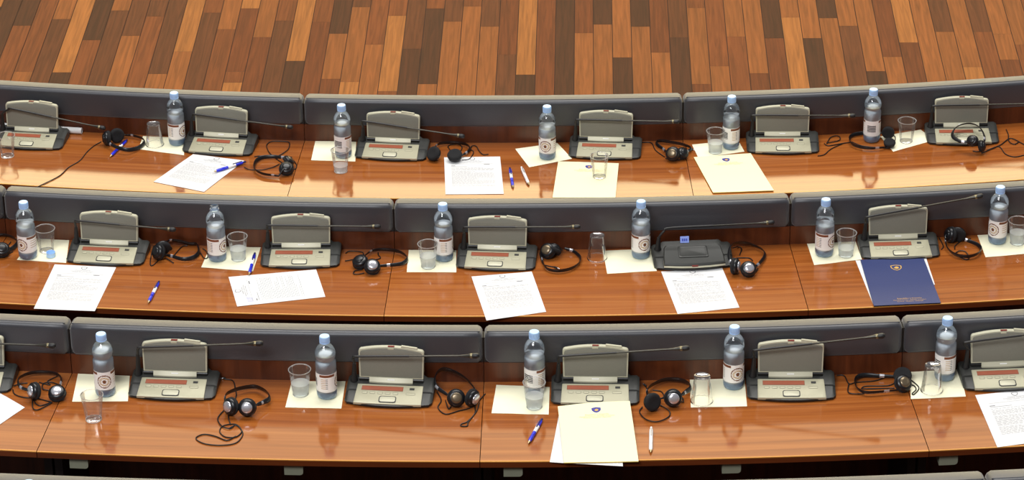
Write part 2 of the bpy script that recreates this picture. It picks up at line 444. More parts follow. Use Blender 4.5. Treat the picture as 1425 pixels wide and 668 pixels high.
def unit_meshes():
    def bulge(x, w=.131): return -.019 * (1 - (x / w) ** 2)
    # base: side profile swept across, front edge bulging towards the sitter
    mb = MB(); xs = [-.1355, -.133, -.127] + [-.12 + .24 * k / 20 for k in range(21)] + [.127, .133, .1355]
    def sec(x):
        e = max(0, abs(x) - .127) / .0085; mid = abs(x) < .1005; fb = bulge(x) + .012 * e
        k = .004 * e
        return [(x, fb + .004, 0), (x, fb, .003), (x, fb + .001, .0085), (x, fb + .006, .0105 - k), (x, .049, .0195 - k), (x, .0505, .0185 - k), (x, .0525, .0235 - k), (x, .092, .0315 - k), (x, .122 - .005 * e, (.044 if mid else .034) - k), (x, .1295 - .006 * e, (.040 if mid else .030) - k), (x, .1305 - .006 * e, 0)]
    mb.rings([sec(x) for x in xs], 0, True, True, lambda i, j: 1 if j in (0, 1, 10) else 0)
    UM['base'] = mb.mesh('unit_base', [M_DARK, M_DARK2], 28)

    def pnl(x, t, h=0):   # point on the sloping control panel
        y0 = -.0125 - .0 + bulge(x) * .25 + .0045; y = y0 + t * (.0735 - y0); z = .0105 + (.0275 - .0105) * t + .0016 + h
        return V((x * (1.03 - .03 * t), y, z))
    # champagne control panel
    mb = MB(); N = 16; top = []; 
    prof = []
    hw = .1015
    def ring(h, ins):
        p = []
        for k in range(N + 1): p.append(pnl(-hw + ins + (2 * hw - 2 * ins) * k / N, 0 + ins * 6, h))
        for k in range(4): p.append(pnl(hw - ins, (k + 1) / 4 * (1 - ins * 6), h))
        for k in range(N): p.append(pnl(hw - ins - (2 * hw - 2 * ins) * (k + 1) / N, 1 - ins * 6, h))
        for k in range(3): p.append(pnl(-hw + ins, 1 - (k + 1) / 4, h))
        return p
    r1, r2, r3 = ring(-.006, 0), ring(.0008, 0), ring(.0018, .002); mb.rings([r1, r2, r3], 0, True, True)
    UM['panel'] = mb.mesh('unit_panel', M_SILV, 35)

    def patch(x0, x1, t0, t1, h, nx=4):
        m_ = MB()
        for k in range(nx):
            xa, xb = x0 + (x1 - x0) * k / nx, x0 + (x1 - x0) * (k + 1) / nx
            m_.quad(pnl(xa, t0, h), pnl(xb, t0, h), pnl(xb, t1, h), pnl(xa, t1, h))
        return m_
    mb = patch(-.0865, .0415, .665, .905, .0022); n = len(mb.f); mb2 = patch(-.085, .040, .69, .88, .0026)
    mb.m = [1] * n; off = len(mb.v); mb.v += mb2.v
    for f in mb2.f: mb.face([i + off for i in f], 0)
    UM['display'] = mb.mesh('unit_display', [M_LCD, M_LCD2], 0)
    UM['logo'] = patch(.061, .076, .745, .86, .0024, 1).mesh('unit_logo', M_LINE, 0)
    # talk button: raised rounded key with dark outline
    def rrect(cx, ct, hx, ht, rx, h, n=5):
        p = []
        for sx, st, s0 in ((1, 1, 0), (-1, 1, 90), (-1, -1, 180), (1, -1, 270)):
            for k in range(n):
                a = math.radians(s0 + 90 * k / (n - 1)); p.append(pnl(cx + sx * (hx - rx) + rx * math.cos(a), ct + (st * (ht - rx * 10) + rx * 10 * math.sin(a)), h))
        return p
    mb = MB(); mb.rings([rrect(-.001, .215, .0262, .165, .008, .0005), rrect(-.001, .215, .0262, .165, .008, .0034), rrect(-.001, .215, .0235, .135, .007, .0036)], 0, True, False)
    mb.rings([rrect(-.001, .215, .0235, .135, .007, .0036), rrect(-.001, .215, .0215, .115, .006, .0046)], 1, True, True)
    UM['talk'] = mb.mesh('unit_talk_button', [M_LINE, M_SILV2], 30)
    for q, (cx, hx) in enumerate([(-.074 + .0235 * k, .0085) for k in range(5)] + [(.066, .0145)]):
        mb = MB(); mb.rings([rrect(cx, .545, hx, .062, .004, .0005), rrect(cx, .545, hx, .062, .004, .0026), rrect(cx, .545, hx - .0012, .048, .0034, .0027)], 0, True, False)
        mb.rings([rrect(cx, .545, hx - .0012, .048, .0034, .0027), rrect(cx, .545, hx - .0022, .036, .003, .0030)], 1, True, True)
        UM['soft%d' % q] = mb.mesh('unit_soft_key', [M_LINE2, M_SILV], 30)
    # hinge tab
    mb = MB(); rg = []
    for k in range(13):
        x = -.0675 + .135 * k / 12; c = .006 * (1 - (x / .0675) ** 2)
        rg.append([(x, .0835 - c * .5, .0275), (x, .0825 - c * .5, .0345), (x, .0885, .0465), (x, .0912, .0465), (x, .092, .028)])
    mb.rings(rg); UM['tab'] = mb.mesh('unit_hinge', M_SILV2, 25)
    mb = MB(); mb.quad((-.011, .0834, .0404), (.011, .0834, .0404), (.011, .0850, .0434), (-.011, .0850, .0434)); UM['tablogo'] = mb.mesh('unit_tab_logo', M_LOGO, 0)
    mb = MB(); mb.tube([V((-.10, .097, .036)), V((.10, .097, .036))], .0075, 10); UM['hinge_bar'] = mb.mesh('unit_hinge_bar', M_DARK2, 40)

    # open lid: outline in x,z ; leaning back a little
    def outline(ins):
        p = []; hw_ = .1015 - ins; zb, zt = .0425 + ins, .136 - ins; c = .010
        p += [(-hw_ + .002, zb), (hw_ - .002, zb)]
        for k in range(5):
            a = math.radians(90 * k / 4); p.append((hw_ - c + c * math.cos(a) * 1.0, zt - c + c * math.sin(a)))
        for k in range(1, 12):
            x = (hw_ - c) * (1 - 2 * k / 12); p.append((x, zt + .0095 * (1 - (x / (hw_ - c)) ** 2)))
        for k in range(5):
            a = math.radians(90 + 90 * k / 4); p.append((-hw_ + c + c * math.cos(a), zt - c + c * math.sin(a)))
        return p
    def lid(ins, y, lean=.14): return [(x, y + (z - .04) * lean, z) for x, z in outline(ins)]
    mb = MB(); mb.rings([lid(0.002, .107), lid(0, .104), lid(0, .0935), lid(.001, .092), lid(.0042, .092)], 0, True, True)
    UM['lid'] = mb.mesh('unit_lid', M_SILV2, 30)
    mb = MB(); mb.rings([lid(.0046, .0925), lid(.0046, .0912), lid(.006, .0907)], 0, True, True)
    UM['grille'] = mb.mesh('unit_grille', M_GRILLE, 30)
    yt = .0935 + (.143 - .04) * .14
    mb = MB(); mb.box((-.010, yt - .001, .1435), (.010, yt + .006, .1468), 0); UM['led'] = mb.mesh('unit_led', M_RED, 0)
    mb = MB(); mb.box((-.010, yt - .0042, .1375), (.008, yt - .0022, .1425), 0); UM['catch'] = mb.mesh('unit_catch', M_SILV2, 0)
    mb = MB(); mb.hexa([(.030, yt - .001, .140), (.083, yt - .001, .135), (.083, yt + .009, .135), (.030, yt + .009, .140), (.032, yt, .1495), (.080, yt, .1435), (.080, yt + .007, .1435), (.032, yt + .007, .1495)]); UM['lug'] = mb.mesh('unit_lug', M_SILV2, 0)
    # closed lid lying over the panel
    mb = MB(); rg = []
    def cl(ins, h, dy=0):
        p = []
        for x, t in ((-.1015, -.02), (-.05, -.07), (0, -.09), (.05, -.07), (.1015, -.02), (.1015, .4), (.098, 1.0), (.09, 1.16), (-.09, 1.16), (-.098, 1.0), (-.1015, .4)):
            q = pnl(x * (1 - ins * 9), t + (ins * 10 if t < .5 else -ins * 12), h); p.append(q)
        return p
    mb.rings([cl(0, .002), cl(0, .009)], 1, True, False); mb.rings([cl(0, .009), cl(0, .014), cl(.004, .0175), cl(.010, .0170)], 0, True, True)
    UM['clid'] = mb.mesh('unit_closed_lid', [M_DARK, M_SILV2], 30)
    def rr2(hx, ht, h, c=.008): return [q for q in rrect(0, .66, hx, ht, c, h)]
    mb = MB(); mb.rings([rr2(.050, .34, .0165), rr2(.050, .34, .0195), rr2(.046, .30, .021), rr2(.041, .25, .0195)], 0, True, True); UM['chandle'] = mb.mesh('unit_handle', M_DARK, 25)
    mb = MB(); a, b = pnl(-.010, -.115, .008), pnl(.010, -.115, .014); mb.box((a.x, a.y, a.z), (b.x, a.y + .006, b.z)); UM['cled'] = mb.mesh('unit_red_mark', M_RED, 0)
    # tag stuck upright at the back
    mb = MB(); mb.hexa([(-.036, .112, .041), (-.006, .112, .041), (-.006, .114, .041), (-.036, .114, .041), (-.036, .120, .061), (-.006, .120, .061), (-.006, .122, .061), (-.036, .122, .061)])
    for k in range(3):
        x = -.0305 + .0068 * k
        def tp(xx, s): return V((xx, .1116 + .008 * s, .041 + .020 * s))
        mb.quad(tp(x, .28), tp(x + .005, .28), tp(x + .005, .68), tp(x, .68), 1)
    UM['tag'] = mb.mesh('unit_tag', [M_TAG, M_TAGD], 0)


unit_meshes()


def mk_unit(row, A, B, s, e, label, mode='open', curve=None):
    a, b = at(A[0], A[1], row, .001), at(B[0], B[1], row, .001)
    d = (b - a); x = d.normalized(); y = V((-x.y, x.x, 0)); o = (a + b) / 2
    W = d.length
    need = max([RAD[row] + .003 - polar(o + x * sx * .1355 + y * .1305)[0] for sx in (-1, 1)] + [RAD[row] + .010 - polar(o + x * sx * .1015 + y * .122)[0] for sx in (-1, 1)])
    if need > 0: o = o - y * need
    t = thing('conference_unit', o, math.atan2(x.y, x.x), label, 'conference unit', 'conference units along the desks')
    obj('base', UM['base'], t)
    if mode == 'open':
        p = obj('control_panel', UM['panel'], t); obj('display', UM['display'], p); obj('talk_button', UM['talk'], p); obj('card_mark', UM['logo'], p)
        for q in range(6): obj('soft_key', UM['soft%d' % q], p)
        h = obj('hinge', UM['tab'], t); obj('hinge_mark', UM['tablogo'], h); obj('hinge_bar', UM['hinge_bar'], h)
        l = obj('speaker_lid', UM['lid'], t); obj('speaker_grille', UM['grille'], l); obj('indicator_light', UM['led'], l); obj('lid_catch', UM['catch'], l); obj('lid_lug', UM['lug'], l)
    else:
        l = obj('closed_lid', UM['clid'], t); obj('lid_handle', UM['chandle'], l); obj('red_mark', UM['cled'], l); g = obj('seat_tag', UM['tag'], t); g['label'] = 'light blue tag'
    # gooseneck microphone
    L2W = Matrix((x, y, V((0, 0, 1)))).transposed()
    def loc(P): return L2W.transposed() @ (P - o)
    yp = .076
    S = loc(hitv(s[0], s[1], o + y * yp, y)); En = loc(hitv(e[0], e[1], o + y * .068, y))
    if mode != 'open': S = loc(hitv(s[0], s[1], o + y * .095, y)); En = loc(hitv(e[0], e[1], o + y * .095, y))
    foot = V((-.116, .092, .030)); top = V((-.113, .088, max(.075, S.z - .032)))
    path = spline([foot, (foot + top) / 2, top, V((S.x - .010, (top.y + S.y) / 2, S.z - .009)), S + (En - S).normalized() * .012, S + (En - S) * .5, En - (En - S).normalized() * .055], 8)
    n = len(path); k0 = next((k for k, p in enumerate(path) if p.x > S.x + (En.x - S.x) * .42), n - 1)
    mb = MB(); mb.tube(path[:k0 + 1], .0040, 10, 0); mb.tube(path[k0:], .0030, 10, 1)
    stem = obj('microphone', mb.mesh('microphone', [M_STEMB, M_STEM], 60), t)
    mb = MB(); mb.lathe([(.0125, -.004), (.0125, .004), (.0095, .010), (.0075, .03), (.0055, (top - foot).length)], 14, foot, top - foot); obj('microphone_boot', mb.mesh('microphone_boot', M_RUB, 50), stem)
    dirv = (En - S).normalized(); mb = MB()
    mb.lathe([(.0028, 0), (.0034, .010), (.0056, .030), (.0072, .038)], 14, En - dirv * .056, dirv, 0)
    mb.lathe([(.0074, .038), (.0078, .040), (.0078, .043), (.0074, .045)], 14, En - dirv * .056, dirv, 1)
    mb.lathe([(.0076, .045), (.0086, .050), (.0088, .058), (.0070, .064), (.0035, .0665)], 14, En - dirv * .056, dirv, 2)
    obj('microphone_head', mb.mesh('microphone_head', [M_STEM, M_MICR, M_RUB], 50), stem)
    return W, t


UNITS = [
    (1, (-11, 204), (85, 209), (14.5, 150.6), (143, 178), 'silver unit at the left end of the far row, empty cup before its corner'),
    (1, (255, 211), (348, 216.5), (271.5, 159), (404, 177), 'open silver unit behind the aslant sheet with a pen on it, far row'),
    (1, (495, 220), (590, 224), (506.6, 168.4), (643, 189.4), 'open silver unit in the far row, a bottle and cup of water at its left'),
    (1, (792, 219), (890, 221.7), (805, 166.3), (942, 169.3), 'open silver unit in the far row behind the folder that carries a cup'),
    (1, (1042.5, 211), (1137, 211), (1050, 160.3), (1187, 161), 'open silver unit in the far row, right of the folder lying aslant'),
    (1, (1291, 196), (1388, 195), (1301.4, 147), (1441, 144.5), 'open silver unit with a headset lying on its buttons, far row'),
    (2, (91, 365), (199, 369.8), (107.8, 307), (240.5, 319.5), 'open silver conference unit right of the loose blue bottle cap, middle row'),
    (2, (363.8, 369.8), (470.8, 369.8), (375.8, 313.5), (525.6, 315.3), 'open silver conference unit above the sheet turned sideways, middle row'),
    (2, (636, 372.7), (742.6, 375.7), (649, 316), (803.7, 315.8), 'open silver conference unit in the middle row, next one left of the closed black unit'),
    (2, (913.8, 375.8), (1018.6, 371.5), (928, 317.5), (1073.5, 309.7), 'closed black conference unit with lid folded down and a light blue tag', 'closed'),
    (2, (1200, 358.5), (1306.5, 355.5), (1209, 301.4), (1364, 273), 'open silver conference unit above the navy folder, its microphone tilted upward'),
    (3, (-105, 543), (13.5, 546.5), (-95, 475), (73, 481), 'conference unit cut off by the left edge of the photo, near row'),
    (3, (181, 551.8), (295.6, 555.4), (196, 483.4), (361.5, 478), 'open silver conference unit left of the upright silver-capped headset, near row'),
    (3, (480.7, 561.8), (598, 567), (495.7, 496), (662.4, 495.2), 'open silver conference unit right of the cup with water, near row, nothing lying before it'),
    (3, (768, 562.5), (888, 563.6), (781.7, 495.5), (954.6, 484.7), 'open silver conference unit whose front is overlapped by a cream folder'),
    (3, (1041, 553), (1162, 553), (1053.5, 487), (1227, 467.4), 'open silver unit in the near row, right of the folder, bare desk before it'),
    (3, (1338.5, 538), (1462, 533), (1347, 476), (1515, 455), 'open silver conference unit cut off by the right edge of the photo, near row'),
]
for u in UNITS:
    w, _ = mk_unit(u[0], u[1], u[2], u[3], u[4], u[5], u[6] if len(u) > 6 else 'open')
    print('UNIT width', round(w, 4))

# ------------------------------------------------------------------ bottles
PROF = [(.0, .004), (.016, .003), (.0265, .0), (.0300, .0035), (.0318, .012), (.0322, .024), (.0318, .028), (.0318, .092), (.0323, .096), (.0325, .112), (.0322, .122), (.0305, .128), (.0285, .1325), (.0300, .137), (.0318, .142), (.0325, .150), (.0318, .158),
        (.0290, .167), (.0235, .176), (.0175, .183), (.0142, .188), (.0138, .191)]
BM = {}


def prof_at(z, off):
    pr = PROF[2:]
    for (ra, za), (rb, zb) in zip(pr, pr[1:]):
        if za <= z <= zb: return ra + (rb - ra) * (z - za) / (zb - za) - off
    return pr[-1][0] - off


def bottle_meshes():
    mb = MB(); mb.lathe(PROF, 28, mi=0, cap=False, mis=lambda i, j: 1 if i < 5 else 0); BM['body'] = mb.mesh('bottle_body', [M_PET, M_PETB], 60)
    mb = MB(); mb.lathe([(.0150, .1885), (.0162, .189), (.0162, .1915), (.0150, .192), (.0152, .1925), (.0156, .1935), (.0156, .2095), (.0148, .2112), (.0001, .2114)], 36, mi=0)
    for k in range(24):  # ribbed skirt
        a = 2 * PI * k / 24; c, s = math.cos(a), math.sin(a); r = .0157
        mb.box((r * c - .0006, r * s - .0006, .194), (r * c + .0006, r * s + .0006, .208))
    BM['cap'] = mb.mesh('bottle_cap', M_BLUEC, 40)
    mb = MB(); mb.lathe([(.0128, .190), (.0142, .190), (.0165, .1905), (.0165, .1925), (.0132, .193), (.0132, .2005), (.0138, .201), (.0138, .2045), (.0126, .205), (.0120, .203)], 28, mi=0, cap=False); BM['neck'] = mb.mesh('bottle_neck', M_PETB, 50)
    mb = MB(); nA, z0, z1, r = 120, .029, .0915, .0322
    nz = 30
    def mi(i, j):
        z = (i + .5) / nz; a = ((j + .5) / nA) * 360 - 180   # a=0 front
        def circ(c, rad): return math.hypot((a - c) / 57.3 * .0322, (z - .47) * .0625) < rad
        if circ(0, .0225) and not circ(0, .0195): return 1
        if circ(0, .0195):
            q = math.hypot((a) / 57.3 * .0322, (z - .47) * .0625)
            return 2 if (.010 < q < .0165 and (int(a / 7) + i) % 3 != 0) else (1 if q < .006 else 0)
        if .84 < z < .96 and 38 < abs(a) < 128: return 4 if a < 0 else 1
        if 150 < abs(a) <= 180 and .25 < z < .75 and (i % 3 != 0): return 3
        if a > 60 and a < 120 and .2 < z < .72 and i % 4 == 1: return 2
        if -120 < a < -80 and .15 < z < .75 and i % 3 == 0: return 3 if a > -92 else 2
        return 0
    rg = [[V((r * math.sin(2 * PI * j / nA - PI), -r * math.cos(2 * PI * j / nA - PI), z0 + (z1 - z0) * i / nz)) for j in range(nA)] for i in range(nz + 1)]
    mb.rings(rg, 0, True, False, mi); BM['label'] = mb.mesh('bottle_label', [M_LABEL, M_LABB, M_LABG, M_LABK, M_LABR], 60)


bottle_meshes()


def water_mesh(level):
    k = round(level, 3)
    if k in BM: return BM[k]
    zs = [p[1] for p in PROF[2:] if p[1] < level] + [level]
    mb = MB(); mb.lathe([(.0001, .0035)] + [(max(.002, prof_at(max(z, .001), .0009)), z + (.002 if z < .002 else 0)) for z in zs] + [(.0001, level)], 28)
    BM[k] = mb.mesh('bottle_water', M_WATER, 50); return BM[k]


def mk_bottle(row, top, rot, level, label, cap=True, lift=.002):
    P = hitz(top[0], top[1] + 4.0, ZD[row] + lift + .211); P.z = ZD[row] + lift
    r, a = polar(P)
    if r < RAD[row] + .036: P = pol(RAD[row] + .036, a, P.z)
    t = thing('water_bottle', P, frame(P)[2] + math.radians(rot), label, 'bottle', 'plastic water bottles on the desks')
    obj('bottle_body', BM['body'], t); obj('water', water_mesh(level), t); obj('paper_label', BM['label'], t)
    if cap: obj('cap', BM['cap'], t)
    else: obj('bottle_neck', BM['neck'], t)
    return t


BOT = [
    (1, (242, 125), 70, .128, 'capped water bottle in the far row, beside the inverted cup'),
    (1, (475, 142), 150, .138, 'capped water bottle standing behind the half filled cup, far row'),
    (1, (761.2, 143.8), -15, .125, 'capped water bottle on the diamond-turned napkin, far row'),
    (1, (1018.5, 130), 120, .122, 'capped water bottle right beside the cup above the aslant cream folder'),
    (1, (1215.8, 120.2), 165, .142, 'capped water bottle standing inside the loop of a headset, far row'),
    (2, (32.3, 277), -22, .124, 'capped water bottle with round brown emblem at the left end of the middle row'),
    (2, (298, 280), 65, .130, 'uncapped water bottle with open neck, middle row', False),
    (2, (616, 279.6), 105, .136, 'capped water bottle behind a cup on a napkin, at the middle of the middle row'),
    (2, (892.2, 275.8), 22, .128, 'capped water bottle just left of the closed black unit'),
    (2, (1149.6, 273.2), 52, .116, 'capped water bottle above the left corner of the navy folder'),
    (2, (1392.4, 255.9), -48, .136, 'capped water bottle at the right end of the middle row'),
    (3, (140.3, 460.3), 12, .156, 'capped, nearly full water bottle behind the empty cup, near row'),
    (3, (451.5, 463.5), 95, .150, 'capped water bottle right of the cup with water, near row'),
    (3, (743.4, 457.4), 140, .126, 'capped water bottle hidden below by a cup, left of the unit with the folder'),
    (3, (1022.3, 450.3), 18, .130, 'capped water bottle right of an inverted cup, centre right of the near row'),
    (3, (1318.9, 438.2), 110, .150, 'capped water bottle in the near row closest to the right edge'),
    (4, (39.5, 667), 20, .13, 'water bottle of which only the cap tip shows at the bottom left edge'),
]
for b in BOT: mk_bottle(b[0], b[1], b[2], b[3], b[4], *(b[5:] if len(b) > 5 else ()))

# ------------------------------------------------------------------ cups
CM = {}


def cup_mesh(inv):
    h, rt, rb = .088, .0345, .0245
    pr = [(.0001, .003), (rb - .004, .002), (rb - .0015, 0), (rb, .0025), (rb + (rt - rb) * .35, h * .38), (rb + (rt - rb) * .72, h * .76), (rb + (rt - rb) * .75, h * .77), (rb + (rt - rb) * .95, h - .004)]
    rim = [(rt - .0012, h - .0035), (rt + .0006, h - .0025), (rt + .0010, h - .0008), (rt, h), (rt - .0016, h - .0006), (rt - .0018, h - .003)]
    if inv: pr = [(r, h - z) for r, z in pr]; rim = [(r, h - z) for r, z in rim]
    mb = MB(); mb.lathe(pr, 28, mi=0, cap=False); mb.lathe(rim, 28, mi=1, cap=False)
    b = [(rb - .003, .0008), (rb + .0004, .0002), (rb + .0006, .0022), (rb - .001, .0026)]
    if inv: b = [(r, h - z) for r, z in b]
    mb.lathe(b, 28, mi=0 if inv else 1, cap=False)
    return mb.mesh('clear_cup', [M_CUP, M_RIM], 50)


CM[False], CM[True] = cup_mesh(False), cup_mesh(True)


def cupwater(level):
    k = 'w%.3f' % level
    if k not in CM:
        r1 = .0245 + (.0345 - .0245) * level / .088 - .0008
        mb = MB(); mb.lathe([(.0001, .0035), (.0225, .0035), (.0238, .006), (r1, level), (.0001, level)], 28); CM[k] = mb.mesh('cup_water', M_WATER2, 40)
    return CM[k]


def mk_cup(row, base, inv, level, label, lift=.0022):
    P = at(base[0], base[1], row, lift, .037)
    t = thing('plastic_cup', P, random.uniform(0, 3), label, 'cup', 'clear plastic cups on the desks')
    obj('cup_shell', CM[inv], t)
    if level: obj('water', cupwater(level), t)


CUPS = [
    (1, (10.5, 217), False, 0, 'empty clear cup standing at the far left corner of the far row', .0005),
    (1, (215.5, 201), True, 0, 'inverted clear cup on a napkin in the far row'),
    (1, (474.3, 238), False, .026, 'clear cup with a little water standing on bare wood before a far row bottle', .0005),
    (1, (834, 246), False, 0, 'empty clear cup standing on the cream folder in the far row', .0075),
    (1, (995.3, 211), False, .040, 'clear cup with water above the aslant cream folder, far row'),
    (1, (1261, 196.5), False, 0, 'empty clear cup on a crumpled napkin at the right of the far row'),
    (2, (65, 349), False, 0, 'empty clear cup behind the loose blue cap at the left of the middle row'),
    (2, (332, 360), False, .040, 'clear cup with water beside the uncapped bottle'),
    (2, (596, 370.5), False, .042, 'clear cup with water on a square napkin at the middle of the middle row'),
    (2, (831, 359), True, 0, 'inverted clear cup standing on bare wood left of the closed black unit', .0005),
    (2, (1177, 355), False, .030, 'clear cup with water above the navy folder'),
    (2, (1415.5, 338), False, .042, 'clear cup with water cut by the right edge, middle row'),
    (3, (130.5, 583.5), False, 0, 'empty clear cup standing on bare wood before the nearly full bottle', .0005),
    (3, (418.5, 548), False, .040, 'clear cup with water on a napkin, left in the near row'),
    (3, (743.7, 566), False, .040, 'clear cup with water standing right before the bottle it hides, near row'),
    (3, (976.5, 558), True, 0, 'inverted clear cup on a napkin, centre right of the near row'),
    (3, (1296.5, 543), True, 0, 'inverted clear cup on a napkin close to the right end of the near row'),
]
for c in CUPS: mk_cup(*c)

# loose cap on the napkin; bottle lying at the left edge is only hinted by its cap
P = at(71, 356.5, 2, .003); mb = MB(); mb.lathe([(.0001, .002), (.0148, .002), (.0150, .016), (.0158, .0165), (.0160, 0), (.0152, -.0005), (.0001, 0)], 28)
t = obj('bottle_cap', mb.mesh('bottle_cap', M_BLUEC, 40)); t.location = P; tag(t, 'loose light blue bottle cap lying on a napkin', 'bottle cap')
P = hitz(0, 172, ZD[1] + .0175); r_, a_ = polar(P); P = pol(max(r_, RAD[1] + .039), a_, P.z)
xt = frame(P)[0]; t = thing('water_bottle', P - V((0, 0, .0165)), 0, 'water bottle lying on its side at the left edge, only its blue cap showing', 'bottle')
Mr = V((0, 0, .0335)) - V((0, 0, .0325)); 
for nm, me in (('bottle_body', 'body'), ('cap', 'cap'), ('paper_label', 'label')):
    o = obj(nm, BM[me], t); o.rotation_euler = (0, PI / 2, math.atan2(xt.y, xt.x)); o.location = -xt * .207 + V((0, 0, .0330))


# ------------------------------------------------------------------ sheets, folders, napkins
TXT = {}


def text_tris(s):
    if s not in TXT:
        cu = bpy.data.curves.new('t', 'FONT'); cu.body = s; cu.align_x = 'CENTER'; cu.size = 1; cu.resolution_u = 2
        o = bpy.data.objects.new('t', cu); me = bpy.data.meshes.new_from_object(o)
        TXT[s] = ([v.co.copy() for v in me.vertices], [tuple(p.vertices) for p in me.polygons])
        bpy.data.objects.remove(o); bpy.data.curves.remove(cu); bpy.data.meshes.remove(me)
    return TXT[s]


class Sheet:
    """flat sheet over four corners (TL,TR,BR,BL) with printing on it"""
    def __init__(s, c, thick=.0006, nx=8, ny=10, wave=0., lift=None, seed=0):
        s.c = c; s.o = sum(c, V()) / 4; s.t = thick; rnd = random.Random(seed); s.w = wave
        s.ph = [rnd.uniform(0, 6) for _ in range(4)]; s.lift = lift
        s.mb = MB(); s.nx, s.ny = nx, ny
        s.width = (c[1] - c[0]).length; s.height = (c[3] - c[0]).length
        up = [[s.p(i / nx, j / ny, 0) for i in range(nx + 1)] for j in range(ny + 1)]
        lo = [[s.p(i / nx, j / ny, -thick) for i in range(nx + 1)] for j in range(ny + 1)]
        mb = s.mb; k = (nx + 1) * (ny + 1)
        for g in (up, lo):
            for r in g: mb.v += r
        ix = lambda i, j: j * (nx + 1) + i
        for j in range(ny):
            for i in range(nx):
                mb.face((ix(i, j + 1), ix(i + 1, j + 1), ix(i + 1, j), ix(i, j)), 0)
                mb.face([k + q for q in (ix(i, j), ix(i + 1, j), ix(i + 1, j + 1), ix(i, j + 1))], 0)
        loop = [ix(i, 0) for i in range(nx)] + [ix(nx, j) for j in range(ny)] + [ix(i, ny) for i in range(nx, 0, -1)] + [ix(0, j) for j in range(ny, 0, -1)]
        for a, b in zip(loop, loop[1:] + loop[:1]): mb.face((a, b, b + k, a + k), 1)

    def p(s, u, v, h):
        q = bilin(s.c, u, v)
        if s.w: h += s.w * (1 + .5 * math.sin(6 * u + s.ph[0]) * math.sin(5 * v + s.ph[1]) + .5 * math.sin(11 * u + s.ph[2]) * math.sin(9 * v + s.ph[3]))
        if s.lift: h += s.lift(u, v)
        return q + V((0, 0, h)) - s.o

    def bar(s, u0, u1, v0, v1, mi, h=.0003):
        n = max(1, int((u1 - u0) * 8)); m = max(1, int((v1 - v0) * 10))
        for i in range(n):
            for j in range(m):
                a, b = u0 + (u1 - u0) * i / n, u0 + (u1 - u0) * (i + 1) / n; c, d = v0 + (v1 - v0) * j / m, v0 + (v1 - v0) * (j + 1) / m
                s.mb.quad(s.p(a, d, h), s.p(b, d, h), s.p(b, c, h), s.p(a, c, h), mi)

    def poly(s, pts, mi, h=.0003):
        n = len(s.mb.v); s.mb.v += [s.p(u, v, h) for u, v in pts]; s.mb.face(range(n, n + len(pts)), mi)

    def text(s, st, cu, cv, size, mi, h=.0004):
        vs, fs = text_tris(st); n = len(s.mb.v)
        s.mb.v += [s.p(cu + q.x * size / s.width, cv - q.y * size / s.height, h) for q in vs]
        for f in fs: s.mb.face([n + i for i in f], mi)

    def shield(s, cu, cv, w, mi_o, mi_i, mi_m=None, h=.0003):
        def sh(k): 
            p = []
            for x, y in ((-1, -.75), (-.5, -.9), (0, -1), (.5, -.9), (1, -.75), (1, -.1), (.85, .35), (.5, .75), (0, 1), (-.5, .75), (-.85, .35), (-1, -.1)):
                p.append((cu + x * w * k / s.width, cv + y * w * 1.08 * k / s.height))
            return p
        s.poly(sh(1)[::-1], mi_o, h); s.poly(sh(.82)[::-1], mi_i, h + .0002)
        if mi_m is not None:
            s.poly([(cu + x * w / s.width, cv + y * w / s.height) for x, y in ((-.45, .1), (-.1, -.35), (.2, -.4), (.5, 0), (.3, .4), (-.1, .5))][::-1], mi_m, h + .0004)

    def make(s, name, mats, label, cat, group=None, smooth=50):
        o = obj(name, s.mb.mesh(name, mats, smooth)); o.location = s.o; tag(o, label, cat, group); return o


def corners(row, pts, h): return [at(p[0], p[1], row, (h[i] if isinstance(h, (list, tuple)) else h)) for i, p in enumerate(pts)]


def mk_paper(row, pts, label, seed, h=.0012, printed=True, sign=False, name='paper_sheet'):
    s = Sheet(corners(row, pts, h), wave=.0004, seed=seed); rnd = random.Random(seed)
    if printed:
        s.shield(.5, .06, .0100, 3, 0)
        s.text('Republika e Kosovës', .5, .115, .0062, 2); s.text('Republika Kosovo - Republic of Kosovo', .5, .137, .0052, 2); s.text('Kuvendi - Skupština - Assembly', .5, .158, .0052, 2)
        s.bar(.12, .86, .19, .1925, 2)
        s.bar(.12, .19, .235, .245, 3); s.bar(.12, .40, .262, .268, 2); s.bar(.70, .80, .205, .215, 3)
        v = .30
        while v < .80:
            u = .12; end = .86 if rnd.random() < .75 else rnd.uniform(.35, .7)
            while u < end:
                w = rnd.uniform(.02, .07); s.bar(u, min(u + w, .87), v, v + .0042, 2); u += w + .014
            v += .019 if rnd.random() < .85 else .034
        if sign:
            for k in range(5): s.poly([(.10 + .03 * k, .20), (.105 + .03 * k, .20), (.13 + .03 * k, .13), (.125 + .03 * k, .13)], 4)
    return s.make(name, [M_PAPER, M_PAPER, M_GRY, M_GRYD, M_INK], label, 'paper', 'loose white sheets')


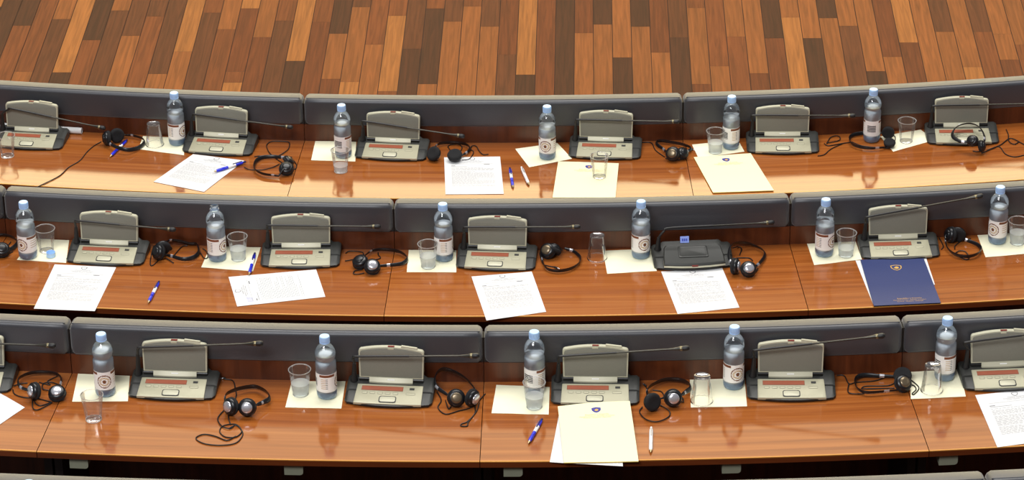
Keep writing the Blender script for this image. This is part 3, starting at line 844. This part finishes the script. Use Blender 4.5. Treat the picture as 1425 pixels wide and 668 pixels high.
mk_paper(1, [(268.7, 214.5), (340, 223.6), (284, 267), (213.8, 253)], 'white sheet lying aslant under a blue pen, far row', 1)
mk_paper(1, [(618, 219), (696, 218), (701, 270), (620, 270.5)], 'white sheet with a headset resting on its top edge, far row', 2)
mk_paper(2, [(76, 368), (161.7, 372), (132, 433), (47, 429.6)], 'white sheet at the left of the middle row, its lower edge at the desk edge', 3)
mk_paper(2, [(330, 426.6), (318, 385.6), (440, 375), (452.8, 413)], 'white sheet turned sideways with blue signature marks', 4, sign=True)
mk_paper(2, [(656, 385), (740, 378), (760, 434), (677, 446)], 'white sheet hanging slightly over the desk edge at the middle of the middle row', 5)
mk_paper(2, [(920, 378), (1005, 373), (1029, 428), (943, 437)], 'white sheet before the closed black unit', 6)
mk_paper(3, [(1357, 550), (1463, 538.5), (1497, 608), (1388, 622.5)], 'white sheet cut off by the right edge of the photo', 7)
mk_paper(3, [(-62, 560), (-23, 534), (34.5, 567), (-8, 596)], 'white sheet corner pointing right at the left edge, near row', 8, printed=False)
mk_paper(2, [(1190.5, 362.5), (1277, 361), (1300, 420), (1215, 423.5)], 'white sheet showing as a sliver left of the navy folder', 9, .0012, printed=False)
mk_paper(2, [(1203, 362), (1289, 359.5), (1301, 396), (1213, 400)], 'white sheet showing as a sliver right of the navy folder', 10, .0022, printed=False)
mk_paper(3, [(780, 566), (862, 572), (866.8, 649), (765, 643.2)], 'white sheets sticking out under the cream folder of the near row', 11, [.006, .006, .0012, .0012], printed=False)


def mk_folder(row, pts, h, kind, label, lift=None, seed=0, nx=8, ny=12):
    s = Sheet(corners(row, pts, h), thick=.0028, nx=nx, ny=ny, wave=.0003, seed=seed, lift=lift)
    if kind == 'cream':
        s.shield(.52, .135, .0140, 2, 2, 3)
        s.text('Republika e Kosovës', .52, .222, .0085, 4); s.text('Republika Kosovo - Republic of Kosovo', .52, .248, .0066, 4); s.text('Kuvendi - Skupština - Assembly', .52, .271, .0066, 4)
        return s.make('document_folder', [M_YEL, M_YELE, M_SHIELD, M_GOLD, M_GOLDL], label, 'folder', 'cream folders')
    s.shield(.52, .195, .0185, 2, 0, 2)
    s.text('Republika e Kosovës', .56, .885, .0095, 2); s.text('Republika Kosovo - Republic of Kosovo', .56, .915, .0066, 2); s.text('Kuvendi - Skupština - Assembly', .56, .945, .0066, 2)
    return s.make('document_folder', [M_NAVY, mat('navy_edge', (22, 28, 54), .6), M_GOLD], label, 'folder')


mk_folder(1, [(776.8, 224.5), (861, 227.3), (856.5, 275), (768.8, 275)], .0055, 'cream', 'cream folder lying square to the edge with a clear cup on it, far row', seed=1)
mk_folder(1, [(965.4, 218.7), (1044.7, 213.3), (1077, 265), (992.3, 268)], .005, 'cream', 'cream folder lying aslant, far row', seed=2)
mk_folder(3, [(776.2, 565.5), (876.4, 558), (888.6, 642), (784.9, 644)], [.017, .021, .0064, .0064], 'cream', 'cream folder leaning on a unit in the near row, white sheets under it',
          lift=lambda u, v: .004 * math.sin(PI * u) * (1 - v) ** 2 + .003 * math.sin(PI * v), seed=3)
mk_folder(2, [(1197.4, 361.5), (1285.4, 359.8), (1309.3, 421.3), (1216, 425.5)], .0062, 'navy', 'navy blue folder with gold emblem and gold lettering', seed=4)


def mk_napkin(row, pts, label, seed):
    s = Sheet(corners(row, pts, .0010), thick=.0008, nx=14, ny=14, wave=.0005, seed=seed)
    def cr(u0, v0, u1, v1):   # faint fold creases
        pass
    s.make('paper_napkin', [M_NAP, M_NAP], label, 'napkin', 'cream paper napkins')


NAP = [
    (1, [(199, 189.5), (257, 192), (256, 216), (192.5, 207.5)], 'cream napkin under the inverted cup and a bottle, left in the far row'),
    (1, [(439, 195.5), (496, 196), (494.5, 224.7), (433, 223)], 'cream napkin left of a far row bottle, half hidden by it'),
    (1, [(717, 207.3), (775.3, 198.8), (796, 221), (736.4, 232.8)], 'cream napkin turned like a diamond under a bottle, far row'),
    (1, [(963, 201.3), (1027, 195), (1036, 211), (972, 220)], 'cream napkin above the aslant cream folder'),
    (1, [(1225, 190), (1279, 176.5), (1300.5, 195), (1243, 211)], 'crumpled cream napkin under the empty cup at the right of the far row'),
    (2, [(46, 332), (97, 333), (92, 366), (23.5, 361.5)], 'cream napkin holding the loose blue cap'),
    (2, [(293, 342), (363, 344), (352, 377.5), (280, 372)], 'cream napkin under the uncapped bottle, a blue pen across its corner'),
    (2, [(569, 346.8), (635, 347), (635, 379), (566, 378.7)], 'square cream napkin at the middle of the middle row'),
    (2, [(839, 349), (906, 346.5), (914, 377), (845, 381)], 'cream napkin left of the closed black unit'),
    (2, [(1122.4, 337), (1190, 334.5), (1199.5, 361), (1133, 369)], 'cream napkin left above the navy folder'),
    (2, [(1360, 327), (1431, 323), (1442, 352), (1371.5, 358)], 'cream napkin at the right edge of the middle row'),
    (3, [(108.6, 520), (182, 519.5), (178, 558.5), (100.5, 559)], 'cream napkin under the nearly full bottle, left in the near row'),
    (3, [(406, 531), (481, 529.5), (475, 568.5), (397, 567)], 'cream napkin under cup and bottle in the left half of the near row'),
    (3, [(690.7, 535.8), (765, 538.6), (763.5, 577), (684, 575)], 'cream napkin left of the unit with the leaning folder'),
    (3, [(960, 528.5), (1036, 526.5), (1039.6, 565.5), (961.4, 567)], 'cream napkin under an inverted cup, centre right of the near row'),
    (3, [(1265.4, 517.5), (1335, 513.7), (1344, 551.8), (1267.5, 555.4)], 'cream napkin under an inverted cup at the right of the near row'),
]
for i, n in enumerate(NAP): mk_napkin(n[0], n[1], n[2], i)


# white roll of paper behind the first unit
A, B = at(9, 165, 1, .0125, .016), at(114, 182, 1, .0125, .016); mb = MB(); O_ = (A + B) / 2; dx = (B - A).normalized()
mb.lathe([(.0118, 0), (.0120, .001), (.0120, (B - A).length), (.0095, (B - A).length), (.0095, (B - A).length - .03)], 20, A - O_, dx, cap=False)
t = obj('rolled_paper', mb.mesh('rolled_paper', M_PAPER, 50)); t.location = O_; tag(t, 'rolled white paper lying behind the leftmost far row unit', 'paper roll')


# ------------------------------------------------------------------ pens
def mk_pen(row, tip, end, kind, label, h=.0062, lift=0):
    a, b = at(tip[0], tip[1], row, h + lift), at(end[0], end[1], row, h + lift); d = b - a; L = d.length; x = d.normalized(); a0 = math.atan2(x.y, x.x)
    t = thing('ballpoint_pen', a - V((0, 0, h)), a0, label, 'pen', 'ballpoint pens')
    q = L / .14; X = V((1, 0, 0)); o = V((0, 0, h)); body = M_PENB if kind == 'blue' else M_PENW
    mb = MB(); mb.lathe([(.0048, .032 * q), (.0058, .045 * q), (.0058, .120 * q), (.0050, .126 * q)], 16, o, X, 0)
    if kind == 'blue':
        mb.lathe([(.00595, .062 * q), (.00595, .095 * q)], 16, o, X, 1, cap=False)
    obj('barrel', mb.mesh('barrel', [body, M_PENW if kind == 'blue' else M_PENW], 40), t)
    mb = MB(); mb.lathe([(.0040, .012 * q), (.0056, .018 * q), (.0059, .03 * q), (.0058, .046 * q), (.005, .047 * q)], 16, o, X, 0); obj('grip', mb.mesh('grip', M_PENB if kind == 'blue' else M_PENW, 40), t)
    mb = MB(); mb.lathe([(.0006, 0), (.0012, .002), (.0040, .013 * q)], 14, o, X, 0); obj('tip', mb.mesh('tip', M_PENT, 40), t)
    mb = MB(); mb.lathe([(.0036, .125 * q), (.0036, .138 * q), (.0028, .140 * q)], 12, o, X, 0); obj('push_button', mb.mesh('push_button', M_PEND if kind == 'blue' else M_PENW, 40), t)
    mb = MB(); mb.box((.084 * q, -.0018, h + .0062), (.124 * q, .0018, h + .0078)); mb.box((.118 * q, -.0018, h + .0045), (.124 * q, .0018, h + .007)); obj('clip', mb.mesh('clip', M_PEND if kind == 'blue' else M_CAPS, 0), t)


mk_pen(1, (153, 218), (177, 194.5), 'blue', 'blue pen lying through a headset band at the left of the far row')
mk_pen(1, (297, 239), (342, 225), 'blue', 'blue pen lying on the aslant white sheet, far row', lift=.0022)
mk_pen(1, (714, 261), (709.5, 233.5), 'blue', 'blue pen beside a white pen, right of a sheet in the far row')
mk_pen(1, (736.2, 257), (725.5, 232.5), 'white', 'white pen beside a blue pen in the far row')
mk_pen(2, (206, 421.5), (221.5, 391.5), 'blue', 'blue pen lying alone on bare wood at the left of the middle row')
mk_pen(2, (346.5, 382), (354.8, 352), 'blue', 'blue pen lying over the corner of a napkin', lift=.0028)
mk_pen(3, (735, 617), (754.5, 583), 'blue', 'blue pen left of the cream folder in the near row')
mk_pen(3, (905.5, 629.5), (906.3, 594.5), 'white', 'white pen right of the cream folder in the near row')


# ------------------------------------------------------------------ headsets
def mk_headset(row, band, cups, cords, label, tilt=.35, capm=None, jack=None, bw=1.0):
    pts = [at(p[0], p[1], row, p[2] if len(p) > 2 else .012, .011) for p in band]
    cen = sum(pts, V()) / len(pts); org = V((cen.x, cen.y, ZD[row]))
    t = thing('headset', org, 0, label, 'headset', 'black wired headsets on the desks')
    pl = [p - org for p in pts]; path = spline(pl, 7); n = len(path)
    wid = [(.55 + .6 * math.sin(PI * min(1, max(0, k / (n - 1)))) ** .8) * bw for k in range(n)]
    for k in range(n): path[k].z = max(path[k].z, .0074 * wid[k] * math.cos(tilt) + .0022)
    mb = MB(); mb.tube(path, wid, 10, 0, flat=(.0072, .0021, tilt)); hb = obj('headband', mb.mesh('headband', M_HB, 60), t)
    for kk in (int(n * .10), int(n * .88)):   # bright slider clips where the band slides into the arms
        mb = MB(); mb.tube(path[kk:kk + 3], .9, 10, 0, flat=(.0066, .0028, tilt)); obj('slider', mb.mesh('slider', M_CAPS, 50), hb)
    for c in cups:
        P = at(c[0], c[1], row, c[2], .026) - org; X, Y, _ = frame(P + org); nn = (X * c[3][0] + Y * c[3][1] + V((0, 0, c[3][2]))).normalized()
        cap = c[4] if len(c) > 4 else M_CAPS; sc = c[5] if len(c) > 5 else 1.0
        hz = math.sqrt(max(0, 1 - nn.z ** 2)); P.z = max(P.z, .001 - min(h * nn.z * sc - r * sc * hz for r, h in ((.0268, .001), (.0262, .006), (.0215, .0105), (.0172, .013), (.015, .0155), (.008, .017), (.012, -.0128), (.019, -.0142), (.0255, -.0125), (.0284, -.0075), (.0282, -.003))))
        S = lambda pr: [(r * sc, h * sc) for r, h in pr]
        mb = MB(); mb.lathe(S([(.0001, -.001), (.0255, -.001), (.0268, .001), (.0262, .006), (.0215, .0105), (.0172, .012), (.0001, .0125)]), 26, P, nn); hs = obj('ear_cup', mb.mesh('ear_cup', M_HB, 50), t)
        mb = MB(); mb.lathe(S([(.0001, -.0125), (.012, -.0128), (.019, -.0142), (.0255, -.0125), (.0284, -.0075), (.0282, -.003), (.0262, -.0005), (.0001, -.0005)]), 26, P, nn); obj('ear_pad', mb.mesh('ear_pad', M_FOAM, 50), hs)
        mb = MB(); mb.lathe(S([(.0172, .0115), (.0170, .0130), (.0150, .0155), (.0080, .0168), (.0001, .0170)]), 22, P, nn); obj('cap', mb.mesh('cap', cap, 50), hs)
        # arm from the nearest band end to the cup
        e = pl[0] if (pl[0] - P).length < (pl[-1] - P).length else pl[-1]
        if (e - P).length < .09:
            mb = MB(); q = P + nn * .012 * sc; mb.tube(spline([e, (e + q) / 2 + nn * .004, q], 5), .0032, 8); obj('arm', mb.mesh('arm', M_HB, 60), hs)
    if cords:
        mb = MB()
        for ci, cd in enumerate(cords):
            cp = [at(p[0], p[1], row, (p[2] if len(p) > 2 else .0024 + .0012 * (ci % 2)), .008) - org for p in cd]
            sp = spline(cp, 6)
            for q in sp: q.z = max(q.z, .0024)
            mb.tube(sp, .0019, 6)
        co = obj('cord', mb.mesh('cord', M_CORD, 60), t)
        if jack:
            a, b = at(jack[0][0], jack[0][1], row, .004) - org, at(jack[1][0], jack[1][1], row, .004) - org; d = b - a; L = d.length
            mb = MB(); mb.lathe([(.0022, 0), (.0034, .002), (.0034, L * .6), (.0026, L * .62)], 10, a, d, 0); mb.lathe([(.0017, L * .62), (.0017, L), (.001, L + .001)], 10, a, d, 1)
            obj('jack', mb.mesh('jack', [M_RUB, M_CAPS], 40), co)


DK = M_HB
mk_headset(1, [(175, 188), (185.7, 188.8), (197.4, 192.5), (201.2, 198), (193, 205.4), (179.4, 208.5, .019), (166, 206, .0235), (156, 202, .021), (150, 198, .02)],
           [(162.3, 188, .03, (-.45, .85, -.15), DK), (148.5, 193.5, .026, (-.85, -.35, .1), DK)],
           [[(141, 197), (130, 203.5), (120.7, 211.8), (111, 223.5), (95.4, 233), (82, 245), (58.4, 257), (50, 261)]],
           'headset with a thick round foam pad, a blue pen under its band, far row')
mk_headset(1, [(405, 219.5, .02), (391.5, 219, .014), (379.5, 218), (364, 219.5), (355.6, 225.5), (354.4, 235), (364, 241), (376, 243.5), (388, 244.7)],
           [(398.7, 237, .016, (.1, -.5, .85), DK), (402, 224.5, .02, (.6, .3, .7), M_CAPD, .85)],
           [[(374.7, 198), (371, 202.7), (374.7, 212.3), (384.3, 220.7), (392.7, 226.7)], [(398.7, 197), (402.9, 199), (401, 207.5), (391.5, 214.7), (384, 218)], [(354, 218), (361.5, 217), (376, 218)],
            [(340, 232.7), (347, 235.7), (364, 236.3), (379.5, 232.7), (389, 228)], [(405, 219.5), (412, 228), (412, 234), (407, 236)], [(374.7, 198), (380, 196.5), (392, 196.5), (398.7, 197)]],
           'headset near the desk joint with its disc-shaped ear cup lying flat, far row')
mk_headset(1, [(602.5, 208, .022), (607.9, 202, .016), (616, 199), (634, 198.5), (647.4, 200.5), (653.7, 205.2), (651.9, 210.5), (644.7, 215)],
           [(604.3, 216, .02, (.5, .55, -.6), DK), (633, 218.6, .016, (.1, .35, -.92), M_CAPS)],
           [[(623, 204), (630.3, 212.8), (639.3, 211.4), (642.9, 205), (637.5, 200.7), (626.7, 201.6), (623, 204)], [(654.6, 209.6), (656.4, 203.4), (662.7, 203.4), (667.2, 210.5), (672.5, 215), (679.7, 214.6)],
            [(643, 223), (652, 221.8), (655.5, 218.6), (659, 211.4), (653.7, 207)]],
           'headset touching the top edge of a white sheet in the far row')
mk_headset(1, [(930.4, 216, .018), (923.7, 208.2), (914.7, 201.4), (913.6, 197), (921.4, 196), (935, 198), (951.8, 201.4), (961.9, 206), (957.4, 210.4), (949.5, 215, .016)],
           [(936, 217, .02, (-.3, -.75, .5), M_CAPD), (950.6, 215, .018, (.5, -.4, .6), DK, .85)],
           [[(890, 199), (896.7, 198), (906.8, 199.2), (912.5, 209.3), (924.8, 218.3)], [(936, 199), (943.9, 199), (952.9, 201.2), (955, 207)], [(932.7, 207), (940.5, 209.3), (946, 207), (950, 211), (940, 213)], [(926, 220), (938, 223), (950, 221), (958, 213)]],
           'tangled headset left of the aslant cream folder', jack=((961, 206), (966, 209)))
mk_headset(1, [(1224, 186, .02), (1213, 184.5), (1192, 186.5), (1182.8, 191.4), (1184.9, 199.7), (1196, 204.5), (1213, 206.5), (1229, 205)],
           [(1236, 184, .03, (.25, .95, .0), DK, .86), (1237.7, 201, .012, (.0, .3, -.95), DK, .8)],
           [[(1147, 199.6), (1153, 202.8), (1171.4, 199.7), (1186, 197.6)], [(1150.7, 199.6), (1155, 192), (1162, 189), (1168.3, 190.3), (1167.3, 195.5), (1150, 199)], [(1138, 217), (1147, 215.2), (1157, 207), (1175.5, 198.7)], [(1186, 197.6), (1200, 203), (1225, 205.5), (1240, 205), (1246, 192), (1240, 186)]],
           'headset lying around a water bottle in the far row')
mk_headset(1, [(1352, 196, .05), (1338, 197, .045), (1327, 191, .045), (1326, 183, .05), (1334, 175, .055), (1349.5, 171.8, .058), (1363, 177, .055), (1370, 190, .045), (1369, 199, .035)],
           [(1353, 195.6, .056, (-.5, -.6, .6), DK, .8), (1366.5, 203, .030, (.8, -.4, .3), DK, .8)],
           [[(1370, 209), (1360, 211), (1353.6, 210)], [(1400, 180), (1403, 187), (1404, 196.6), (1411.6, 200.7), (1418, 197)], [(1374, 209), (1390, 204), (1399, 214.2), (1411.6, 218.3), (1425, 216), (1442, 213)], [(1366, 213), (1378, 208), (1393, 201), (1404, 193), (1412, 194), (1425, 201), (1440, 208)]],
           'headset lying on top of a conference unit, right end of the far row', tilt=.8)
mk_headset(2, [(-16, 332), (0, 326), (12, 328), (21.6, 332.8), (24, 338.8), (18, 344.8), (7.2, 350.7), (0, 354.3), (-12, 356)],
           [(-16, 340, .024, (-.7, .5, .3), DK), (3, 350, .018, (.2, -.5, .8), DK)],
           [[(-5, 338), (0, 341), (6, 346), (12, 349)], [(4.8, 350.7), (10, 343), (15, 336.6)], [(-20, 362), (-8, 361), (4, 357), (18, 350)]],
           'headset cut off by the left edge of the photo, middle row')
mk_headset(2, [(227, 340, .03), (237, 334.5, .026), (251.7, 332.2, .02), (266.3, 333.3), (274.2, 340.3), (276.4, 351.5), (268.6, 358.3), (255, 360.5), (240.5, 357), (232.6, 355)],
           [(226, 345, .028, (-.4, .8, .3), DK), (220, 352, .026, (-.6, -.6, .4), DK)],
           [[(264, 334.5), (252.9, 343.7), (241.6, 356)], [(275, 343.7), (283, 358.3), (288.8, 358.3), (287.7, 350.4), (282, 346)], [(214, 342), (211, 352.7), (209, 366), (212, 369.5), (221, 361.6)], [(231.5, 359.4), (241.6, 366)], [(232.7, 342), (238.8, 344.8), (237, 348)]],
           'headset between the first unit and the uncapped bottle, middle row')
mk_headset(2, [(505.9, 357.3, .018), (515.6, 350), (527.3, 347), (542.9, 347.6), (556.5, 350.5), (565.2, 356.3), (566.2, 362), (558.4, 367), (542.9, 369), (528.3, 370, .014)],
           [(501, 366, .016, (-.25, -.3, .9), DK), (518.5, 374.5, .016, (.15, -.6, .78), M_CAPS)],
           [[(481, 352.4), (487, 349.5), (504, 351), (506, 357)], [(480, 363), (487, 362), (499, 359.2)], [(526.3, 351.5), (526.3, 354.3), (529.2, 359.2), (520.5, 362)], [(504, 374.8), (494.2, 376.7), (491.8, 380.6), (497, 381.6), (506.8, 380)]],
           'headset with its band across the desk joint, middle row')
mk_headset(2, [(753, 352, .016), (755, 363, .009), (760.7, 373.9, .008), (774.8, 377.7, .008), (791.7, 375.4, .008), (804.4, 368.3, .008), (807.2, 359, .008), (798.7, 350, .010), (786, 345.5, .016)],
           [(762, 351, .022, (-.4, -.6, .65), M_CAPD), (771, 348, .024, (.3, .6, .6), DK)],
           [[(751, 352), (755, 366.7), (763, 370), (771, 371.4)], [(760.7, 345), (774.8, 344), (783, 348)]],
           'folded headset with its jack plug inside the band loop, middle row', jack=((771, 371.4), (778.5, 374)))
mk_headset(2, [(1021, 372, .03), (1016, 364, .042), (1014, 352, .047), (1018, 341, .049), (1032, 337.5, .035), (1049, 341.5, .014), (1061.6, 348, .012), (1064.4, 356, .012), (1056, 367.4, .016), (1048, 373, .024)],
           [(1041.9, 375, .026, (.1, -.72, .65), M_CAPS), (1023.6, 371, .028, (.9, -.35, .1), M_CAPS)],
           [[(1025, 359), (1041.9, 359), (1047.5, 363)], [(1027.8, 343.5), (1032, 346.3), (1029.2, 354.7)], [(1054.5, 373), (1053, 377.3), (1047, 380), (1035, 383)], [(1020, 345, .03), (1027, 343)]],
           'headset with shiny cap hanging against the right side of the closed black unit', tilt=.6)
mk_headset(2, [(1316, 332, .028), (1315.8, 336, .02), (1319.2, 346), (1329.3, 353.9), (1346, 357), (1359.6, 353.4), (1365.2, 346.7), (1359.6, 340), (1346, 334.5), (1338, 331, .02)],
           [(1322, 326.5, .03, (-.85, -.2, .25), DK), (1333, 325.5, .03, (.35, .85, .2), DK)],
           [[(1318, 322, .05), (1329.3, 328, .03), (1338.3, 334), (1329.3, 342), (1328.7, 346.7)], [(1328, 353.4), (1335, 349), (1344, 350.6), (1348.4, 359), (1342.8, 360.7), (1328, 354)], [(1307, 331), (1312.5, 342), (1310, 347)], [(1339.4, 334), (1345, 335.5), (1350.6, 332)]],
           'headset right of the unit above the navy folder')
mk_headset(3, [(39.5, 543, .028), (28, 538.3, .024), (25.5, 528, .02), (35.6, 521.2, .018), (51, 518, .018), (71.3, 518.5, .018), (82.8, 522.5, .018), (85.3, 530.4, .018), (81.5, 543, .018)],
           [(47, 545, .028, (-.75, -.6, .3), M_CAPS), (79.6, 549.5, .016, (.0, -.42, .9), M_CAPS)],
           [[(80.2, 523.4), (66.2, 530.6), (69.4, 535.7), (54.7, 532)], [(83, 536), (72, 532), (62, 533), (58.6, 537), (61, 542), (71.3, 543.4)], [(17.8, 542), (20.4, 548.5), (33, 553), (51, 554.2), (72.6, 560)], [(45.2, 554.8), (45.8, 567.6), (53.5, 570), (72, 560.5)], [(47, 557), (50, 562), (57.3, 564.4), (71, 560)], [(19, 537), (28, 534), (38.2, 533)]],
           'headset at the left of the near row with one silver ear cup facing up')
mk_headset(3, [(314, 560, .034), (313, 553, .032), (317, 547, .026), (332, 541, .02), (353, 538, .018), (366, 542, .02), (374, 549, .022), (374.5, 555.5, .022), (366, 560, .024), (358, 563, .028)],
           [(320.5, 566.5, .028, (-.62, -.72, .3), M_CAPS), (344, 567.5, .029, (.05, -.9, .4), M_CAPS)],
           [[(313, 526), (317, 525), (324, 530), (327.4, 540), (328.3, 553), (318, 576.5), (321, 591)], [(313, 569.3), (303, 582), (308.5, 592.7), (319.3, 596.3), (325, 593)],
            [(319, 596), (328.3, 591.8), (336.4, 599.9), (328.3, 608), (314, 608), (305.8, 600.8), (310.3, 592.7), (328, 590.5), (337, 600), (336.4, 608), (326.5, 617), (305, 619.6), (283.4, 617), (272.6, 609.8), (283.4, 604.4), (299.5, 607), (315.7, 612.8), (328, 607)]],
           'upright headset with two silver ear caps and a coiled cord in front, near row', jack=((314, 526), (308, 526.5)), bw=1.25)
mk_headset(3, [(622, 549, .03), (606.5, 537, .036), (606, 523, .05), (615.4, 514, .06), (632, 517.5, .052), (648.4, 527.5, .042), (660.4, 541, .034), (663, 550, .03)],
           [(635, 554, .029, (.1, -.85, .5), M_CAPD), (658, 555, .026, (.75, -.55, -.05), M_CAPS), (634, 545, .034, (.0, .8, .4), DK)][:2],
           [[(608, 545), (614, 556.9), (609.5, 567.4), (620, 576.3), (638, 571.9), (657.4, 565.9), (675.3, 548)], [(620, 556.9), (622, 564), (624.4, 569), (628, 565)], [(660.4, 564), (661, 574.9), (650, 586.8), (642.4, 589.8), (641.6, 592.8), (650, 592.8), (652, 587), (663.4, 571.9), (667, 560)]],
           'headset propped against the panel, bronze ear cap showing, left of the near row folder', bw=1.2)
mk_headset(3, [(901, 548, .022), (900.5, 543, .02), (907, 535.9, .018), (924, 528.8, .018), (944, 528.4, .018), (958.2, 533.5, .018), (961, 540.2, .02), (955, 545, .024), (949, 549, .028)],
           [(907, 559, .03, (-.5, .8, -.25), DK), (936.9, 554.5, .029, (.1, -.9, .38), M_CAPS)],
           [[(898, 537), (900, 541), (901, 546.3)], [(894, 566.2), (890, 573.3), (898.5, 583.3), (914, 586.8), (929.8, 580.4), (931.2, 571.9), (917, 562.6)], [(908.4, 543), (919.8, 544.8), (924, 552), (917, 554.8)], [(949.7, 553.4), (951, 559), (945, 559)], [(917, 555, .01), (925, 554, .02), (930, 552, .026)]],
           'headset with one foam pad and one shiny cap, right of the near row folder', jack=((899, 537), (895, 534)), bw=1.25)
mk_headset(3, [(1245.3, 524), (1224, 523), (1204, 522), (1193.3, 525), (1190, 532.7), (1194.7, 542), (1206.7, 546), (1226.7, 545), (1249.3, 542.7)],
           [(1256, 524, .022, (.1, .6, -.75), DK), (1257, 535.5, .022, (.3, -.6, .7), M_CAPD)],
           [[(1164, 522.5), (1174.7, 523), (1181.3, 534), (1192, 532), (1217.3, 530), (1232, 525)], [(1181.3, 534), (1180, 544.7), (1186.7, 548), (1202.7, 548)], [(1198.7, 540.7), (1205.3, 537.3), (1234.7, 536.7), (1245, 533)], [(1266.7, 528), (1278.7, 539.3), (1272, 548.7), (1269.5, 547.5), (1274.7, 542), (1272, 536.7), (1265.3, 535)], [(1200, 541), (1215, 541), (1245, 540)]],
           'headset lying flat in the near row, left of the right hand desk joint')

# ------------------------------------------------------------------ far wall, lights, camera
mb = MB(); mb.box((-16, 27.0, -.5), (16, 27.2, 17)); o = obj('wall_back', mb.mesh('wall_back', mat('cream_wall', (226, 214, 190), .8, noise=.03, nscale=2), 0)); o['kind'] = 'structure'


def area(name, loc, target, sx, sy, power, col):
    l = bpy.data.lights.new(name, 'AREA'); l.shape = 'RECTANGLE'; l.size = sx; l.size_y = sy; l.energy = power; l.color = col
    o = bpy.data.objects.new(name, l); COL.objects.link(o); o.location = loc
    d = V(target) - V(loc); o.rotation_euler = d.to_track_quat('-Z', 'Y').to_euler(); return o


area('far_wall_fill', (0, 26.6, 6.3), (0, 10, 6.0), 26, 6.2, 2700, (1, .84, .47))  # unseen lamp added as the bright far wall mirrored in the worktops
area('far_upper_light', (0, 26.6, 13.0), (0, 10, 9), 26, 6.6, 900, (1, .82, .52))  # weaker unseen lamp added for the reflection in the nearer rows
area('ceiling_light', (0, 12.6, 10.5), (0, 11.4, 0), 10, 5, 1150, (1, .97, .92))
area('gallery_light', (-3.0, 1.0, 9.5), (0, 10, .9), 5, 3, 900, (.98, .985, 1.0))
w = bpy.data.worlds.new('World'); bpy.context.scene.world = w; w.use_nodes = True
bg = w.node_tree.nodes['Background']; bg.inputs[0].default_value = (.84, .87, .95, 1); bg.inputs[1].default_value = .22

cd = bpy.data.cameras.new('Camera'); cam = bpy.data.objects.new('Camera', cd); COL.objects.link(cam)
cd.sensor_fit = 'HORIZONTAL'; cd.sensor_width = 36; cd.lens = F * 36 / 1425; cd.clip_end = 200
cam.matrix_world = Matrix.Translation(O) @ Matrix((rr, uu, -vv)).transposed().to_4x4()
sc = bpy.context.scene; sc.camera = cam
sc.view_settings.view_transform = 'Standard'; sc.view_settings.look = 'None'; sc.view_settings.exposure = 0; sc.view_settings.gamma = 1
sc.cycles.use_denoising = True; sc.cycles.max_bounces = 14; sc.cycles.transparent_max_bounces = 24; sc.cycles.transmission_bounces = 10
sc.cycles.sample_clamp_indirect = 6
